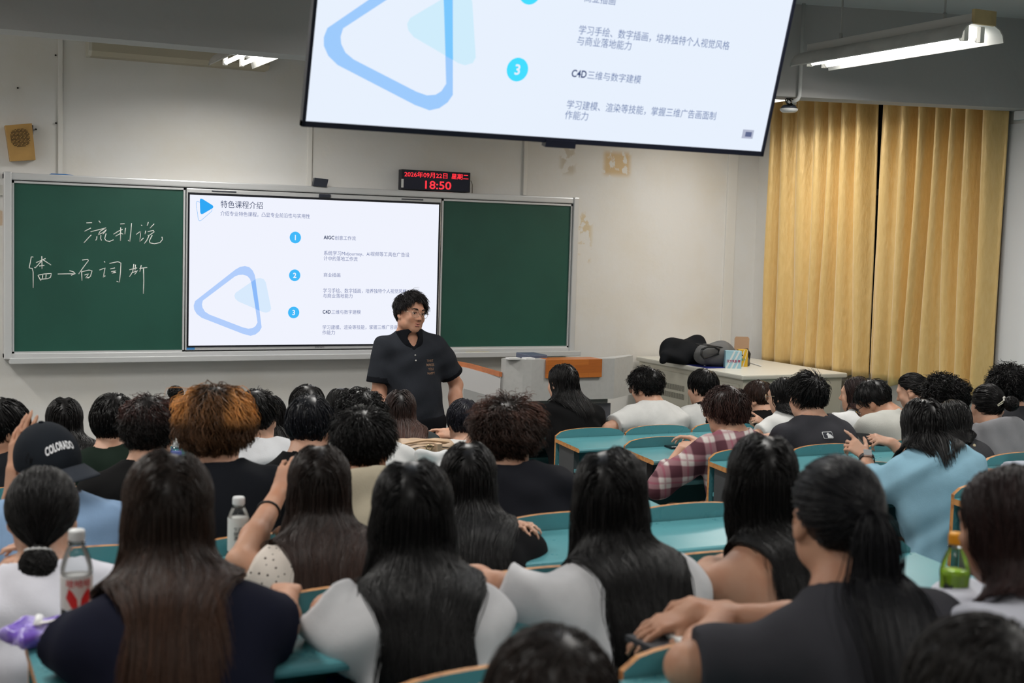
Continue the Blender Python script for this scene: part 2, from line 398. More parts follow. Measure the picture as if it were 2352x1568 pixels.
STR = [[(778, 360), (828, 358)], [(890, 340), (903, 360)], [(760, 436), (818, 406)], [(755, 540), (800, 490), (822, 468)], [(815, 440), (955, 405), (905, 432), (880, 470), (930, 445), (958, 420), (945, 440), (925, 462)],
       [(872, 480), (870, 505), (860, 518)], [(908, 470), (905, 500), (915, 520)], [(955, 455), (942, 500), (955, 520), (985, 528), (1022, 512)],
       [(1082, 370), (1122, 368)], [(1022, 462), (1065, 435), (1105, 418)], [(1086, 400), (1084, 522)], [(1084, 455), (1040, 480)], [(1086, 450), (1108, 462)], [(1130, 405), (1124, 462)], [(1184, 362), (1178, 440), (1168, 528), (1152, 515)],
       [(1270, 378), (1280, 388)], [(1225, 465), (1268, 432), (1258, 530), (1292, 495)], [(1335, 352), (1325, 388)], [(1388, 368), (1350, 408)], [(1312, 430), (1305, 462)], [(1330, 440), (1380, 428), (1388, 440), (1340, 475), (1330, 470)],
       [(1340, 478), (1320, 520), (1300, 545)], [(1370, 470), (1345, 520), (1350, 540), (1390, 548), (1440, 538), (1462, 510), (1458, 485)],
       [(300, 668), (282, 665), (272, 720), (262, 765), (290, 770), (298, 800), (299, 945)], [(325, 718), (410, 680)], [(376, 660), (378, 775)], [(376, 700), (318, 765), (308, 760)], [(385, 690), (460, 740)], [(352, 748), (400, 742)],
       [(342, 832), (368, 882)], [(345, 830), (400, 820), (462, 815), (455, 850), (430, 862)], [(385, 830), (382, 860)], [(415, 825), (412, 858)], [(360, 868), (430, 862)],
       [(520, 820), (675, 818)], [(625, 790), (660, 800), (678, 816), (640, 832)], [(740, 695), (790, 688), (795, 700), (750, 760), (708, 820)], [(735, 795), (738, 880)], [(735, 800), (800, 785), (828, 790), (815, 840), (790, 860)], [(760, 830), (800, 815), (770, 858), (800, 850)],
       [(938, 705), (945, 716)], [(895, 785), (945, 765), (930, 850), (948, 835)], [(985, 725), (1060, 710), (1088, 720), (1085, 800), (1075, 895), (1050, 885)], [(992, 775), (1035, 765)], [(1000, 800), (1045, 790), (1010, 815), (1045, 805)],
       [(1205, 730), (1195, 800), (1165, 845)], [(1165, 782), (1235, 765)], [(1180, 812), (1240, 790), (1210, 825)], [(1220, 735), (1215, 790)], [(1272, 740), (1258, 800)], [(1255, 770), (1325, 762)], [(1292, 770), (1294, 880), (1291, 998)]]
for lo_, hi_ in ((0, 8), (8, 14), (14, 21), (21, 26), (26, 31), (31, 33), (33, 37), (37, 42), (42, 99)):
    chalk(STR[lo_:hi_], 0, 420, 3.92).build('chalk_character', mat('chalk', (.85, .86, .83), .9), left_panel)

def slide(mb, o, ux, uz, nrm, W, H, EM, vmin=-1):
    """the slide: o = top-left corner of the lit area, ux/uz unit vectors across and up; appends polygons to mb in material slots"""
    o, ux, uz, nrm = (np.array(a, float) for a in (o, ux, uz, nrm))
    def P(u, v, lift): return o + ux * (u * W) - uz * (v * H) + nrm * lift
    def poly(pts, mi, lift):
        b = bmesh.new(); vs = [b.verts.new(P(u, v, lift)) for u, v in pts]
        f = b.faces.new(vs); bmesh.ops.triangulate(b, faces=[f]); mb.bm(b, mi)
    def disc(u, v, r, mi, lift, n=32): poly([(u + r / W * math.cos(-2 * math.pi * i / n), v + r / H * math.sin(-2 * math.pi * i / n)) for i in range(n)], mi, lift)
    def txt(s, u, v0, u1, h, mi, lift=.0012, off=0, spacing=1.0):
        """left end u, baseline v0, right end u1"""
        vs, fs = text_polys(s, 1.0, offset=off, spacing=spacing)
        if not len(vs): return
        w = vs[:, 0].max(); sx = (u1 - u) * W / w if u1 else h
        mb.add([P(u + a[0] * sx / W, v0 - a[1] * h / H, lift) for a in vs], fs, mi)
    poly([(0, 0), (0, 1), (1, 1), (1, 0)], 0, 0)
    def rtri(pts, r, n=6):
        out = []
        for i in range(len(pts)):
            a, b_, c = (np.array(pts[(i + k - 1) % len(pts)]) for k in range(3))
            p = b_ + (a - b_) * r; q = b_ + (c - b_) * r
            for k in range(n + 1):
                t = k / n; out.append((1 - t) ** 2 * p + 2 * t * (1 - t) * b_ + t * t * q)
        return out
    poly(rtri([(.0365, .015), (.0395, .135), (.094, .0745)], .22), 1, .0006)
    lo = rtri([(.0215, .035), (.034, .182), (.089, .093)], .2)
    for i in range(len(lo)):
        a, b_ = lo[i], lo[(i + 1) % len(lo)]; dv = (b_ - a) * np.array([W, H]); nn = np.array([-dv[1], dv[0]]) / (np.linalg.norm(dv) + 1e-9) * .0011 / np.array([W, H])
        if np.linalg.norm(dv) > 1e-6: mb.add([P(*(a - nn), .0009), P(*(b_ - nn), .0009), P(*(b_ + nn), .0009), P(*(a + nn), .0009)], [(0, 1, 2, 3)], 1)
    ro = [(0.0233, 0.7032), (0.1744, 0.4887), (0.1913, 0.4711), (0.2103, 0.4645), (0.2275, 0.4723), (0.2405, 0.4945), (0.2484, 0.5244), (0.2521, 0.5544), (0.2781, 0.8799), (0.2696, 0.9064), (0.2547, 0.9275), (0.2354, 0.9372), (0.2053, 0.9231), (0.0487, 0.8145), (0.0299, 0.7884), (0.0202, 0.7588), (0.0185, 0.7328)]
    ri = [(0.0522, 0.6993), (0.1727, 0.5351), (0.1862, 0.5258), (0.2023, 0.5232), (0.2194, 0.531), (0.2302, 0.5511), (0.236, 0.5811), (0.2390, 0.6100), (0.2618, 0.8456), (0.2542, 0.8706), (0.2436, 0.8841), (0.2264, 0.8885), (0.2049, 0.8792), (0.0777, 0.793), (0.0609, 0.7736), (0.0516, 0.7476), (0.049, 0.7253)]
    tri = [(0.1756, 0.6458), (0.2453, 0.5598), (0.2581, 0.5468), (0.2709, 0.5442), (0.2839, 0.5523), (0.2919, 0.5725), (0.3143, 0.7506), (0.3097, 0.7697), (0.2946, 0.7795), (0.2815, 0.775), (0.1866, 0.7043), (0.1746, 0.6849), (0.171, 0.6646)]
    ov = [(0.2351, 0.5736), (0.2504, 0.5529), (0.2693, 0.7659), (0.2537, 0.7553)]
    poly(tri[::-1], 3, .0004)
    n = min(len(ro), len(ri))
    # ring as a strip between the two rounded outlines (resampled evenly by corner)
    def resample(p, m=60):
        p = np.array(p + [p[0]]); d = np.r_[0, np.cumsum(np.linalg.norm(np.diff(p, axis=0) * [W, H], axis=1))]
        t = np.linspace(0, d[-1], m, endpoint=False); return np.c_[np.interp(t, d, p[:, 0]), np.interp(t, d, p[:, 1])]
    A, B = np.array(ro), np.array(ri)
    for i in range(17):
        j = (i + 1) % 17; mb.add([P(*A[i], .0007), P(*B[i], .0007), P(*B[j], .0007), P(*A[j], .0007)], [(0, 1, 2, 3)], 2)
    poly(ov[::-1], 4, .0009)
    for k, (u, v) in enumerate([(.4051, .2636), (.405, .5223), (.4032, .778)]):
        disc(u, v, .0425 * W / 1.895, 5, .0006)
        vs, fs = text_polys(str(k + 1), 1.0, offset=.02); h = .052 * W / 1.895; cx = vs[:, 0].mean()
        cx = (vs[:, 0].max() + vs[:, 0].min()) / 2; cy = (vs[:, 1].max() + vs[:, 1].min()) / 2
        mb.add([P(u + (a[0] - cx) * h / W, v - (a[1] - cy) * h / H, .0012) for a in vs], fs, 0)
    s = W / 1.895
    D, G_ = 6, 7
    txt('特色课程介绍', .1139, .0745, .2756, .056 * s, D)
    txt('介绍专业特色课程，凸显专业前沿性与实用性', .1139, .1290, .4615, .036 * s, G_)
    txt('AIGC', .5186, .2695, .5615, .037 * s, D, off=.025); txt('创意工作流', .5630, .2700, .6497, .034 * s, G_)
    txt('系统学习Midjourney、AI视频等工具在广告设', .5190, .3775, .8762, .036 * s, G_); txt('计中的落地工作流', .5190, .4150, .6585, .036 * s, G_)
    txt('商业插画', .5198, .5290, .5889, .034 * s, G_)
    txt('学习手绘、数字插画，培养独特个人视觉风格', .5190, .6375, .8679, .036 * s, G_); txt('与商业落地能力', .5190, .6740, .6407, .036 * s, G_)
    txt('C4D', .5191, .7850, .5525, .037 * s, D, off=.025); txt('三维与数字建模', .5540, .7860, .6759, .034 * s, G_)
    txt('学习建模、渲染等技能，掌握三维广告画面制', .5190, .8935, .8687, .036 * s, G_); txt('作能力', .5190, .9300, .5710, .036 * s, G_)
SW, SH = 1.895, 1.0659
def screen_mats(tagname, k, cols):
    return [emit_mat('%s_%d' % (tagname, i), c, k) for i, c in enumerate(cols)]
SCOLS = [srgb(240, 243, 254), srgb(48, 168, 245), srgb(178, 206, 252), srgb(216, 234, 253), srgb(140, 187, 250), srgb(66, 186, 250), srgb(48, 62, 98), srgb(108, 120, 165)]
panel = thing('interactive_display', (.95, .03, zr(-.853)), 'large lit classroom display showing a slide at the centre of the blackboard', 'display')
mb = MB(); mb.box(-.022, 1.917, .0, .07, zr(-.853), zr(.292), bev=.006); mb.build('housing', alu, panel)
mb = MB(); fr = .012
for a in ((-fr, SW + fr, zr(.2472), zr(.2472) + fr * 1.3), (-fr, SW + fr, zr(-.8187) - fr, zr(-.8187)), (-fr, 0, zr(-.8187), zr(.2472)), (SW, SW + fr, zr(-.8187), zr(.2472))):
    mb.box(a[0], a[1], -.006, .02, a[2], a[3])
mb.build('bezel', mat('black_bezel', (.01, .011, .016), .25), panel)
mb = MB(); slide(mb, (0, -.003, zr(.2472)), (1, 0, 0), (0, 0, 1), (0, -1, 0), SW, SH, None)
mb.build('lit_screen', screen_mats('slide', 1.0, SCOLS), panel)
for xa, xe in ((.155, .33), (1.59, 1.765)):
    mb = MB(); mb.box(xa, xe, -.004, .0, zr(.274), zr(.282)); mb.build('speaker_slot', mat('dark_plastic', (.03, .035, .05), .35), panel)
mb = MB(); mb.box(.94, 1.03, -.012, .0, zr(.265), zr(.290), bev=.004); mb.build('camera_bar', mat('dark_plastic', (.03, .035, .05), .35), panel)
vs, fs = text_polys('seewo', .028, offset=.0004); mb = MB(); mb.add([(.93 + a[0], -.0015, zr(-.846) + a[1]) for a in vs], fs); mb.build('logo_lettering', mat('logo_grey', (.22, .22, .24), .5), panel)
mb = MB(); mb.box(-.012, .045, -.002, .0, zr(-.848), zr(-.832)); mb.build('sticker', mat('blue_sticker', (.05, .25, .6), .5), panel)
for px_ in (436.5, 1001.5):
    pass
# chalk eraser and chalk on the tray
mb = MB(); e0 = at_y(1072, 806, -.05); mb.box(e0[0], e0[0] + .20, -.062, -.022, zr(-.905), zr(-.885), bev=.006)
tag(mb.build('board_eraser', mat('eraser_wood', (.70, .60, .36), .7)), 'pale wooden eraser lying on the chalk tray under the right board', 'eraser')
mb = MB(); e0 = at_y(1056, 807, -.05); mb.tube([(e0[0], -.045, zr(-.899)), (e0[0] + .05, -.045, zr(-.899))], .005, 8)
tag(mb.build('chalk_stick', mat('chalk', (.85, .86, .83), .9)), 'white stick of chalk on the tray beside the eraser', 'chalk')
# cables on the board top
for (pts, colr, lab) in (([(104, 405), (118, 400), (150, 401), (178, 406), (198, 409)], (.02, .16, .45), 'blue cable arching over the top left of the blackboard frame'),
                         ([(328, 418), (346, 415), (362, 416), (380, 417), (398, 420)], (.25, .14, .18), 'thin blue and pink cable lying on the blackboard frame above the chalk writing')):
    mb = MB(); mb.tube([at_y(a, b, .05) for a, b in pts], .006, 6); tag(mb.build('cable', mat('cable_%d' % len(MATS), colr, .5)), lab, 'cable')

# LED clock
C = [at_y(922, 388, .03), at_y(1081, 397, .03), at_y(1079, 440, .03), at_y(922, 437, .03)]
x0, x1 = C[3][0], C[1][0]; z1, z0 = (C[0][2] + C[1][2]) / 2, (C[2][2] + C[3][2]) / 2
clk = thing('led_clock', ((x0 + x1) / 2, WALLY, z0), 'black wall display with red date and time above the blackboard', 'clock')
mb = MB(); mb.box(x0, x1, .03, WALLY, z0, z1, bev=.004); mb.build('case', mat('clock_case', (.012, .013, .02), .35), clk)
mb = MB(); mb.box(x0 + .012, x1 - .012, .027, .032, z0 + .008, z1 - .008); mb.build('face', mat('clock_face', (.014, .016, .035), .2), clk)
red = emit_mat('red_led', (1.0, .035, .05), 1.4)
mb = MB()
def ctext(s, xa, xe, zb, h, off=.012):
    vs, fs = text_polys(s, 1.0, offset=off); w = vs[:, 0].max() - vs[:, 0].min(); mn = vs[:, 0].min()
    mb.add([(xa + (a[0] - mn) / w * (xe - xa), .0255, zb + a[1] * h) for a in vs], fs)
ww = x1 - x0; hh = z1 - z0
ctext('2026年09月22日', x0 + ww * .035, x0 + ww * .655, z0 + hh * .66, hh * .30); ctext('星期二', x0 + ww * .715, x0 + ww * .965, z0 + hh * .66, hh * .30)
ctext('18:50', x0 + ww * .335, x0 + ww * .715, z0 + hh * .10, hh * .56)
mb.build('red_digits', red, clk)
mb = MB(); mb.box(x0 - .001, x0 + .014, .024, .034, z0 + hh * .1, z0 + hh * .52); mb.build('label_strip', mat('label_white', (.7, .7, .7), .5), clk)
mb = MB(); mb.tube([(x1 - .01, .05, z0 + hh * .62), (x1 + .02, .06, z0 + hh * .6), (x1 + .035, .07, z0 + hh * .4), (x1 + .035, .07, zr(.345))], .004, 6); tag(mb.build('power_cord', mat('cord_grey', (.35, .33, .3), .5), clk), 'thin cord hanging from the right end')

# wooden speaker box on the wall, tilted
S = [at_y(12, 288, .02), at_y(73, 283, .02), at_y(82, 367, .02), at_y(24, 370, .02)]
spk = thing('wall_speaker', S[3], 'small tan wooden loudspeaker box hanging crooked on the wall', 'speaker')
wood_t = mat('tan_veneer', (.46, .27, .085), .5, noise=.25, nscale=6)
mb = MB(); mb.add([*(S[3], S[2], S[1], S[0]), *[p + np.array([0, .078, 0]) for p in (S[3], S[2], S[1], S[0])]], [(0, 1, 2, 3), (7, 6, 5, 4), (0, 4, 5, 1), (1, 5, 6, 2), (2, 6, 7, 3), (3, 7, 4, 0)]); mb.build('cabinet_box', wood_t, spk)
cu = (S[0] * .63 + S[1] * .63 + S[2] * .37 + S[3] * .37) / 2; ex = (S[1] - S[0]); ez = (S[0] - S[3])
mb = MB()
for i in range(-8, 9):
    for j in range(-8, 9):
        if i * i + j * j < 62 and (i * 7 + j * 13 + i * j) % 3:
            c = cu + ex * (i * .048) + ez * (j * .034); a = .0036; mb.box(c[0] - a, c[0] + a, .017, .022, c[2] - a * .7, c[2] + a * .7)
mb.build('grille', mat('grille_hole', (.09, .055, .02), .8), spk)
mb = MB(); mb.box(S[1][0] - .015, S[1][0] + .012, .04, .09, S[1][2] - .075, S[1][2] - .01, bev=.003); mb.build('bracket', mat('dark_plastic', (.03, .035, .05), .35), spk)

# small wall camera above the board
c = at_y(736, 418, 0.0); rr = .045
wc = thing('wall_camera', (c[0], WALLY, c[2]), 'small dark rectangular camera on a bracket above the centre of the blackboard', 'camera')
mb = MB(); sh = .012
pl = [(c[0] - .058, c[2] - .030), (c[0] + .045, c[2] - .036), (c[0] + .058, c[2] + .022), (c[0] - .046, c[2] + .030)]
mb.prism([(a, -.01, b) for a, b in pl], (0, .035, 0)); mb.build('body', mat('dark_plastic', (.03, .035, .05), .35), wc)
mb = MB(); mb.tube([(c[0] - .03, .02, c[2]), (c[0] - .03, .06, c[2] - .03), (c[0] - .03, WALLY, c[2] - .04)], .012, 8); mb.build('bracket', mat('bracket_grey', (.35, .34, .32), .6), wc)

# beige screen housing high on the wall behind the beam
h0, h1 = at_y(210, 126, -.02), at_y(617, 163, -.02); zb_ = (h0[2] + h1[2]) / 2
mb = MB(); pf = [(.10, 0), (-.02, 0), (-.05, .03), (-.05, .20), (.10, .20)]
sc_ = thing('screen_housing', ((h0[0] + h1[0]) / 2, WALLY, zb_), 'long beige roller screen housing on the wall just under the beam', 'screen housing')
mb.prism([(h0[0], a, zb_ + b) for a, b in pf], (h1[0] - h0[0], 0, 0)); mb.build('casing', mat('beige_casing', (.43, .39, .30), .6), sc_)
mb = MB(); mb.prism([(h0[0] - .022, a * 1.02, zb_ + b) for a, b in pf], (.022, 0, 0)); mb.build('end_cap', mat('beige_cap', (.56, .54, .47), .6), sc_)

# nails in the wall
for i, (a, b) in enumerate([(128, 127), (41, 202), (129, 283), (83, 297)]):
    p = at_y(a, b, .085); mb = MB(); mb.tube([(p[0], .082, p[2]), (p[0], WALLY, p[2] + .002)], .006, 8)
    tag(mb.build('wall_plug', mat('dark_plug', (.02, .018, .015), .8)), ['dark plug in the wall nearest the beam at upper left', 'dark plug in the wall above the left of the wooden speaker', 'dark plug in the wall to the upper right of the wooden speaker', 'dark plug beside the top corner of the wooden speaker'][i], 'wall plug', 'dark plugs around the wooden speaker')

# ------------------------------------------------------------------ hanging screen
yt, tilt = -5.55, math.atan2(.275, .961)
tl = at_y(692, 296, yt); tr = at_y(1752, 354, yt); zt_ = (tl[2] + tr[2]) / 2; txa, txe = tl[0], tr[0]
upv = np.array([0, -math.sin(tilt), math.cos(tilt)]); nv = np.array([0, -math.cos(tilt), -math.sin(tilt)])
TWd = txe - txa; bz_ = .017; THt = (TWd - 2 * .011) * 9 / 16 + bz_ + .011
tvt = thing('hanging_television', ((txa + txe) / 2, yt, zt_), 'large flat television tilted down from the ceiling showing the same slide enlarged', 'television')
def tvp(x, h, dep): return np.array([x, yt, zt_]) + upv * h + nv * dep
def tbox(mb, x0, x1, h0, h1, d0, d1):
    vs = [tvp(x, h, d) for d in (d0, d1) for h in (h0, h1) for x in (x0, x1)]
    mb.add(vs, [(0, 1, 3, 2), (4, 6, 7, 5), (0, 4, 5, 1), (1, 5, 7, 3), (3, 7, 6, 2), (2, 6, 4, 0)])
mb = MB(); tbox(mb, txa + .01, txe - .01, .01, THt - .01, -.055, -.012); tbox(mb, txa + .4, txe - .4, .2, .6, -.10, -.05); mb.build('back_shell', mat('tv_back', (.02, .02, .022), .5), tvt)
mb = MB(); tbox(mb, txa, txe, 0, bz_, -.02, .004); tbox(mb, txa, txe, THt - .011, THt, -.02, .004); tbox(mb, txa, txa + .011, 0, THt, -.02, .004); tbox(mb, txe - .011, txe, 0, THt, -.02, .004); mb.build('bezel', mat('tv_bezel', (.008, .010, .022), .3), tvt)
mb = MB(); xm = (txa + txe) / 2 + .03; tbox(mb, xm - .055, xm + .055, -.014, .010, -.02, .008); mb.build('receiver_tab', mat('tv_bezel', (.008, .010, .022), .3), tvt)
mb = MB(); slide(mb, tvp(txa + .011, THt - .011, -.001), (1, 0, 0), upv, nv, TWd - .022, THt - .011 - bz_, None)
# greyed toolbar icon in the lower right corner
Wt, Ht = TWd - .022, THt - .011 - bz_
o_ = tvp(txa + .011, THt - .011, -.001)
def tvq(u0, u1, v0, v1, mi, lift):
    mb.add([o_ + np.array([1, 0, 0]) * u * Wt - upv * v * Ht + nv * lift for u, v in ((u0, v0), (u0, v1), (u1, v1), (u1, v0))], [(0, 1, 2, 3)], mi)
tvq(.943, .971, .922, .955, 8, .0012); tvq(.9505, .9665, .930, .948, 9, .0016)
TCOLS = [srgb(232, 241, 254), srgb(60, 190, 250), srgb(158, 203, 253), srgb(208, 237, 252), srgb(122, 200, 254), srgb(70, 222, 255), srgb(60, 76, 120), srgb(100, 122, 170), srgb(178, 184, 205), srgb(95, 105, 140)]
mb.build('lit_screen', screen_mats('tv_slide', 1.0, TCOLS), tvt)
mb = MB(); b0 = tvp((txa + txe) / 2, .45, -.09)
for s in (-.18, .18): mb.tube([b0 + np.array([s, 0, 0]), (b0[0] + s, b0[1] + .05, CEILZ)], .02, 10)
mb.build('ceiling_mount', mat('mount_black', (.03, .03, .03), .5), tvt)

# ------------------------------------------------------------------ access point hung from the beam with pipe
pa = at_y(1812, 250, yr(3.35) + .10)
ap = thing('ceiling_sensor', pa, 'white and black disc device hanging from the beam beside the curtain', 'sensor')
mb = MB(); mb.lathe([(.0, -.022), (.042, -.022), (.056, -.012), (.058, .0), (.05, .003)], pa, 28); mb.build('white_base', mat('white_plastic', (.62, .62, .62), .4), ap)
mb = MB(); mb.lathe([(.052, .003), (.045, .018), (.035, .024), (.0, .024)], pa, 28); mb.build('black_top', mat('dark_plastic', (.03, .035, .05), .35), ap)
mb = MB(); mb.tube([pa + [-.002, 0, .02], pa + [-.002, 0, BZ - pa[2]]], .013, 10); mb.build('drop_rod', mat('white_plastic', (.62, .62, .62), .4), ap)
mb = MB()
for q in range(2): mb.tube([pa + np.array([.03 * math.cos(t + q) - .01 * q, -.015, .045 + .018 * math.sin(t * (1 + q * .3))]) for t in np.linspace(0, 6, 16)], .004, 5)
mb.build('black_wire', mat('wire_black', (.01, .01, .01), .5), ap)
pp = at_y(1840, 150, yr(3.35) - .02); qx = pp[0]; yq = pp[1]
mb = MB(); mb.tube([(qx, yq, CEILZ), (qx, yq, BZ + .05), (qx, yq, pa[2] + .075), (qx - .006, yq + .01, pa[2] + .05), (qx - .025, yq + .03, pa[2] + .036), (pa[0] + .03, pa[1] - .02, pa[2] + .034)], .0125, 10)
tag(mb.build('cable_pipe', mat('pipe_white', (.50, .50, .49), .5)), 'bent white cable pipe running down the beam to the disc device', 'pipe')
# ------------------------------------------------------------------ curtains
def curtain_material():
    m = bpy.data.materials.new('gold_satin'); m.use_nodes = True; nt = m.node_tree; b = nt.nodes['Principled BSDF']; N = nt.nodes.new; L = nt.links.new
    b.inputs['Roughness'].default_value = .40; b.inputs['Specular IOR Level'].default_value = .55; b.inputs['Sheen Weight'].default_value = .3; b.inputs['Metallic'].default_value = .22
    tc = N('ShaderNodeTexCoord'); mp = N('ShaderNodeMapping'); mp.inputs['Scale'].default_value = (30, 30, 9); mp.inputs['Rotation'].default_value = (.35, 0, 0); L(tc.outputs['Object'], mp.inputs[0])
    n = N('ShaderNodeTexNoise'); n.inputs['Scale'].default_value = 1.6; n.inputs['Detail'].default_value = 4; L(mp.outputs[0], n.inputs[0])
    cr = N('ShaderNodeMix'); cr.data_type = 'RGBA'; cr.inputs[6].default_value = (.62, .40, .13, 1); cr.inputs[7].default_value = (.74, .53, .23, 1); L(n.outputs['Fac'], cr.inputs[0]); L(cr.outputs[2], b.inputs['Base Color'])
    bp = N('ShaderNodeBump'); bp.inputs['Strength'].default_value = .35; bp.inputs['Distance'].default_value = .012; L(n.outputs['Fac'], bp.inputs['Height']); L(bp.outputs[0], b.inputs['Normal'])
    return m
gold = curtain_material()
def curtain(y0, y1, nf, seed, ph, label, top_shift=0.0):
    r = np.random.default_rng(seed); zt, zb = 3.40, CAMZ - .985
    fr = np.cumsum(np.r_[0, r.uniform(.75, 1.25, nf)]); fr = fr / fr[-1]; amp = r.uniform(.7, 1.2, nf + 1)
    def fn(u, v):
        z = zt + (zb - zt) * v
        s = u + .012 * math.sin(9 * u + 2.2 * v + ph) * v
        s = min(max(s, 0), 1)
        k = np.searchsorted(fr, s, 'right') - 1; k = min(max(k, 0), nf - 1); t = (s - fr[k]) / (fr[k + 1] - fr[k])
        a = amp[k] * (1 - t) + amp[k + 1] * t
        prof = (math.cos(2 * math.pi * t))
        prof = math.copysign(abs(prof) ** .65, prof)
        x = WALLX - .12 + .062 * a * prof * (1 - .2 * v) + .010 * math.sin(31 * u + 5 * v + ph) * v
        y = y0 + (y1 - y0) * u + top_shift * (1 - v) * u ** 2 * (1 if top_shift > 0 else 0) + (top_shift * (1 - v) * (1 - u) ** 2 if top_shift < 0 else 0) + .02 * math.sin(7 * u + 3 * v + ph) * v * min(u, 1 - u) * 4
        if v > .999: z += .018 * math.cos(2 * math.pi * t) - .01
        return (x, y, z)
    mb = MB(); mb.grid(fn, nf * 16, 40)
    t = thing('curtain', (WALLX - .12, (y0 + y1) / 2, zb), label, 'curtain', 'gold curtains over the window')
    o = mb.build('cloth', gold, t)
    md = o.modifiers.new('thick', 'SOLIDIFY'); md.thickness = .004
    mb = MB()
    mb.grid(lambda u, v: tuple(np.array(fn(u, 1 - .055 * v)) + np.array([-.0035, 0, 0])), nf * 16, 3); h = mb.build('hem', gold, t)
    return t
curtain(-.215, -1.535, 7, 3, 0.4, 'gold satin curtain on the left half of the window, next to the room corner', top_shift=.075)
curtain(-1.545, -2.755, 7, 5, 1.9, 'gold satin curtain on the right half of the window, away from the corner', top_shift=-.02)

# ------------------------------------------------------------------ lectern
lec_m = mat('lectern_grey', (.47, .47, .46), .55, noise=.06, nscale=30, bump=.06, bscale=200)
lec_l = mat('lectern_wing_lit', (.58, .57, .56), .5)  # paler copy of the lectern grey: the wing's brighter lighting put into its colour
trim_o = mat('lectern_trim', (.60, .20, .075), .45, noise=.2, nscale=12)
B_ = at_y(1150, 824, -1.2); C_ = at_y(1222, 826, -1.3); E_ = at_y(1412, 822, -1.3); G_ = at_y(1454, 818, -1.1)
ztop = (B_[2] + C_[2] + E_[2]) / 3
zbot = at_y(1222, 921, -1.3)[2]
lec = thing('lectern', ((C_[0] + E_[0]) / 2, -1.0, 0), 'grey teaching lectern with angled wings and an orange wooden front panel', 'lectern')
mb = MB()
plan = [(B_[0] + .012, -1.185), (B_[0] + .035, -1.215), (C_[0] - .06, -1.285), (C_[0], -1.3), (E_[0], -1.3), (G_[0], -1.1), (G_[0], -1.04), (E_[0] - .04, -1.21), (C_[0] + .02, -1.21), (B_[0] + .06, -1.15)]
mb.prism([(a, b, zbot) for a, b in plan], (0, 0, ztop - zbot)); o = mb.build('body', lec_m, lec)
mb = MB(); mb.prism([(a, b, zbot) for a, b in ((B_[0] + .10, -.60), (B_[0] + .10, -1.15), (C_[0], -1.25), (E_[0], -1.25), (G_[0] - .03, -1.06), (G_[0] - .03, -.60))], (0, 0, ztop - zbot - .16)); mb.build('inner_worktop', lec_m, lec)
mb = MB(); mb.box(B_[0] + .0, E_[0] - .0, -1.22, -.58, 0, zbot + .01); mb.build('pedestal', mat('pedestal_grey', (.36, .36, .35), .55), lec)
dr0, dr1 = at_y(1349, 927, -1.225), at_y(1400, 970, -1.225)
mb = MB(); mb.box(at_y(1226, 934, -1.225)[0], dr1[0], -1.232, -1.219, .18, dr0[2]); mb.build('dark_door', mat('door_dark', (.10, .10, .115), .5), lec)
# left wing, lower, open top with orange rim
zw = at_y(1150, 855, -1.2)[2]
A_ = at_z(1078, 835, zw); Bn = at_z(1150, 855, zw); K_ = at_z(1152, 826, zw)
mb = MB(); zwb = at_z(1078, 895, zw)[2]; wz = zw - (at_y(1078, 835, A_[1])[2] - at_y(1078, 895, A_[1])[2])
pl = [(A_[0], A_[1]), (Bn[0], Bn[1] - .0), (Bn[0], K_[1])]
mb.prism([(a, b, wz) for a, b in pl], (0, 0, zw - wz - .03)); mb.build('left_wing', lec_l, lec)
mb = MB()
def rim(p, q, w=.022, h=.024):
    p = np.array(p); q = np.array(q); dv = (q - p) / np.linalg.norm(q - p); nn = np.array([-dv[1], dv[0]])
    mb.prism([(*(p - nn * w / 2), zw - .03), (*(q - nn * w / 2), zw - .03), (*(q + nn * w / 2), zw - .03), (*(p + nn * w / 2), zw - .03)], (0, 0, .032))
rim(pl[0], pl[1]); rim(pl[0], pl[2], .022)
mb.build('wing_rim', trim_o, lec)
w0, w1 = at_y(1257, 829, -1.325), at_y(1382, 866, -1.325); wt = at_y(1257, 826, -1.325)[2]
def wood_planks():
    m = bpy.data.materials.new('orange_planks'); m.use_nodes = True; nt = m.node_tree; b = nt.nodes['Principled BSDF']; N = nt.nodes.new; L = nt.links.new
    tc = N('ShaderNodeTexCoord'); br = N('ShaderNodeTexBrick'); mp = N('ShaderNodeMapping'); mp.inputs['Rotation'].default_value = (math.radians(90), 0, 0); L(tc.outputs['Object'], mp.inputs[0]); L(mp.outputs[0], br.inputs[0])
    br.inputs['Color1'].default_value = (.55, .17, .028, 1); br.inputs['Color2'].default_value = (.43, .12, .018, 1); br.inputs['Mortar'].default_value = (.40, .11, .017, 1)
    br.inputs['Scale'].default_value = 1; br.inputs['Mortar Size'].default_value = .001; br.inputs['Brick Width'].default_value = .21; br.inputs['Row Height'].default_value = .055
    ns = N('ShaderNodeTexNoise'); m2 = N('ShaderNodeMapping'); m2.inputs['Scale'].default_value = (6, 6, 70); L(tc.outputs['Object'], m2.inputs[0]); L(m2.outputs[0], ns.inputs[0]); ns.inputs['Scale'].default_value = 1.5
    mx = N('ShaderNodeMix'); mx.data_type = 'RGBA'; mx.blend_type = 'MULTIPLY'; mx.inputs[0].default_value = .5; L(br.outputs[0], mx.inputs[6])
    cr = N('ShaderNodeMapRange'); cr.inputs[3].default_value = .6; cr.inputs[4].default_value = 1.25; L(ns.outputs['Fac'], cr.inputs[0]); L(cr.outputs[0], mx.inputs[7]); L(mx.outputs[2], b.inputs['Base Color'])
    b.inputs['Roughness'].default_value = .35
    return m
mb = MB(); mb.box(w0[0], w1[0], -1.327, -1.16, w1[2], wt, bev=.003); mb.build('wooden_front', wood_planks(), lec)
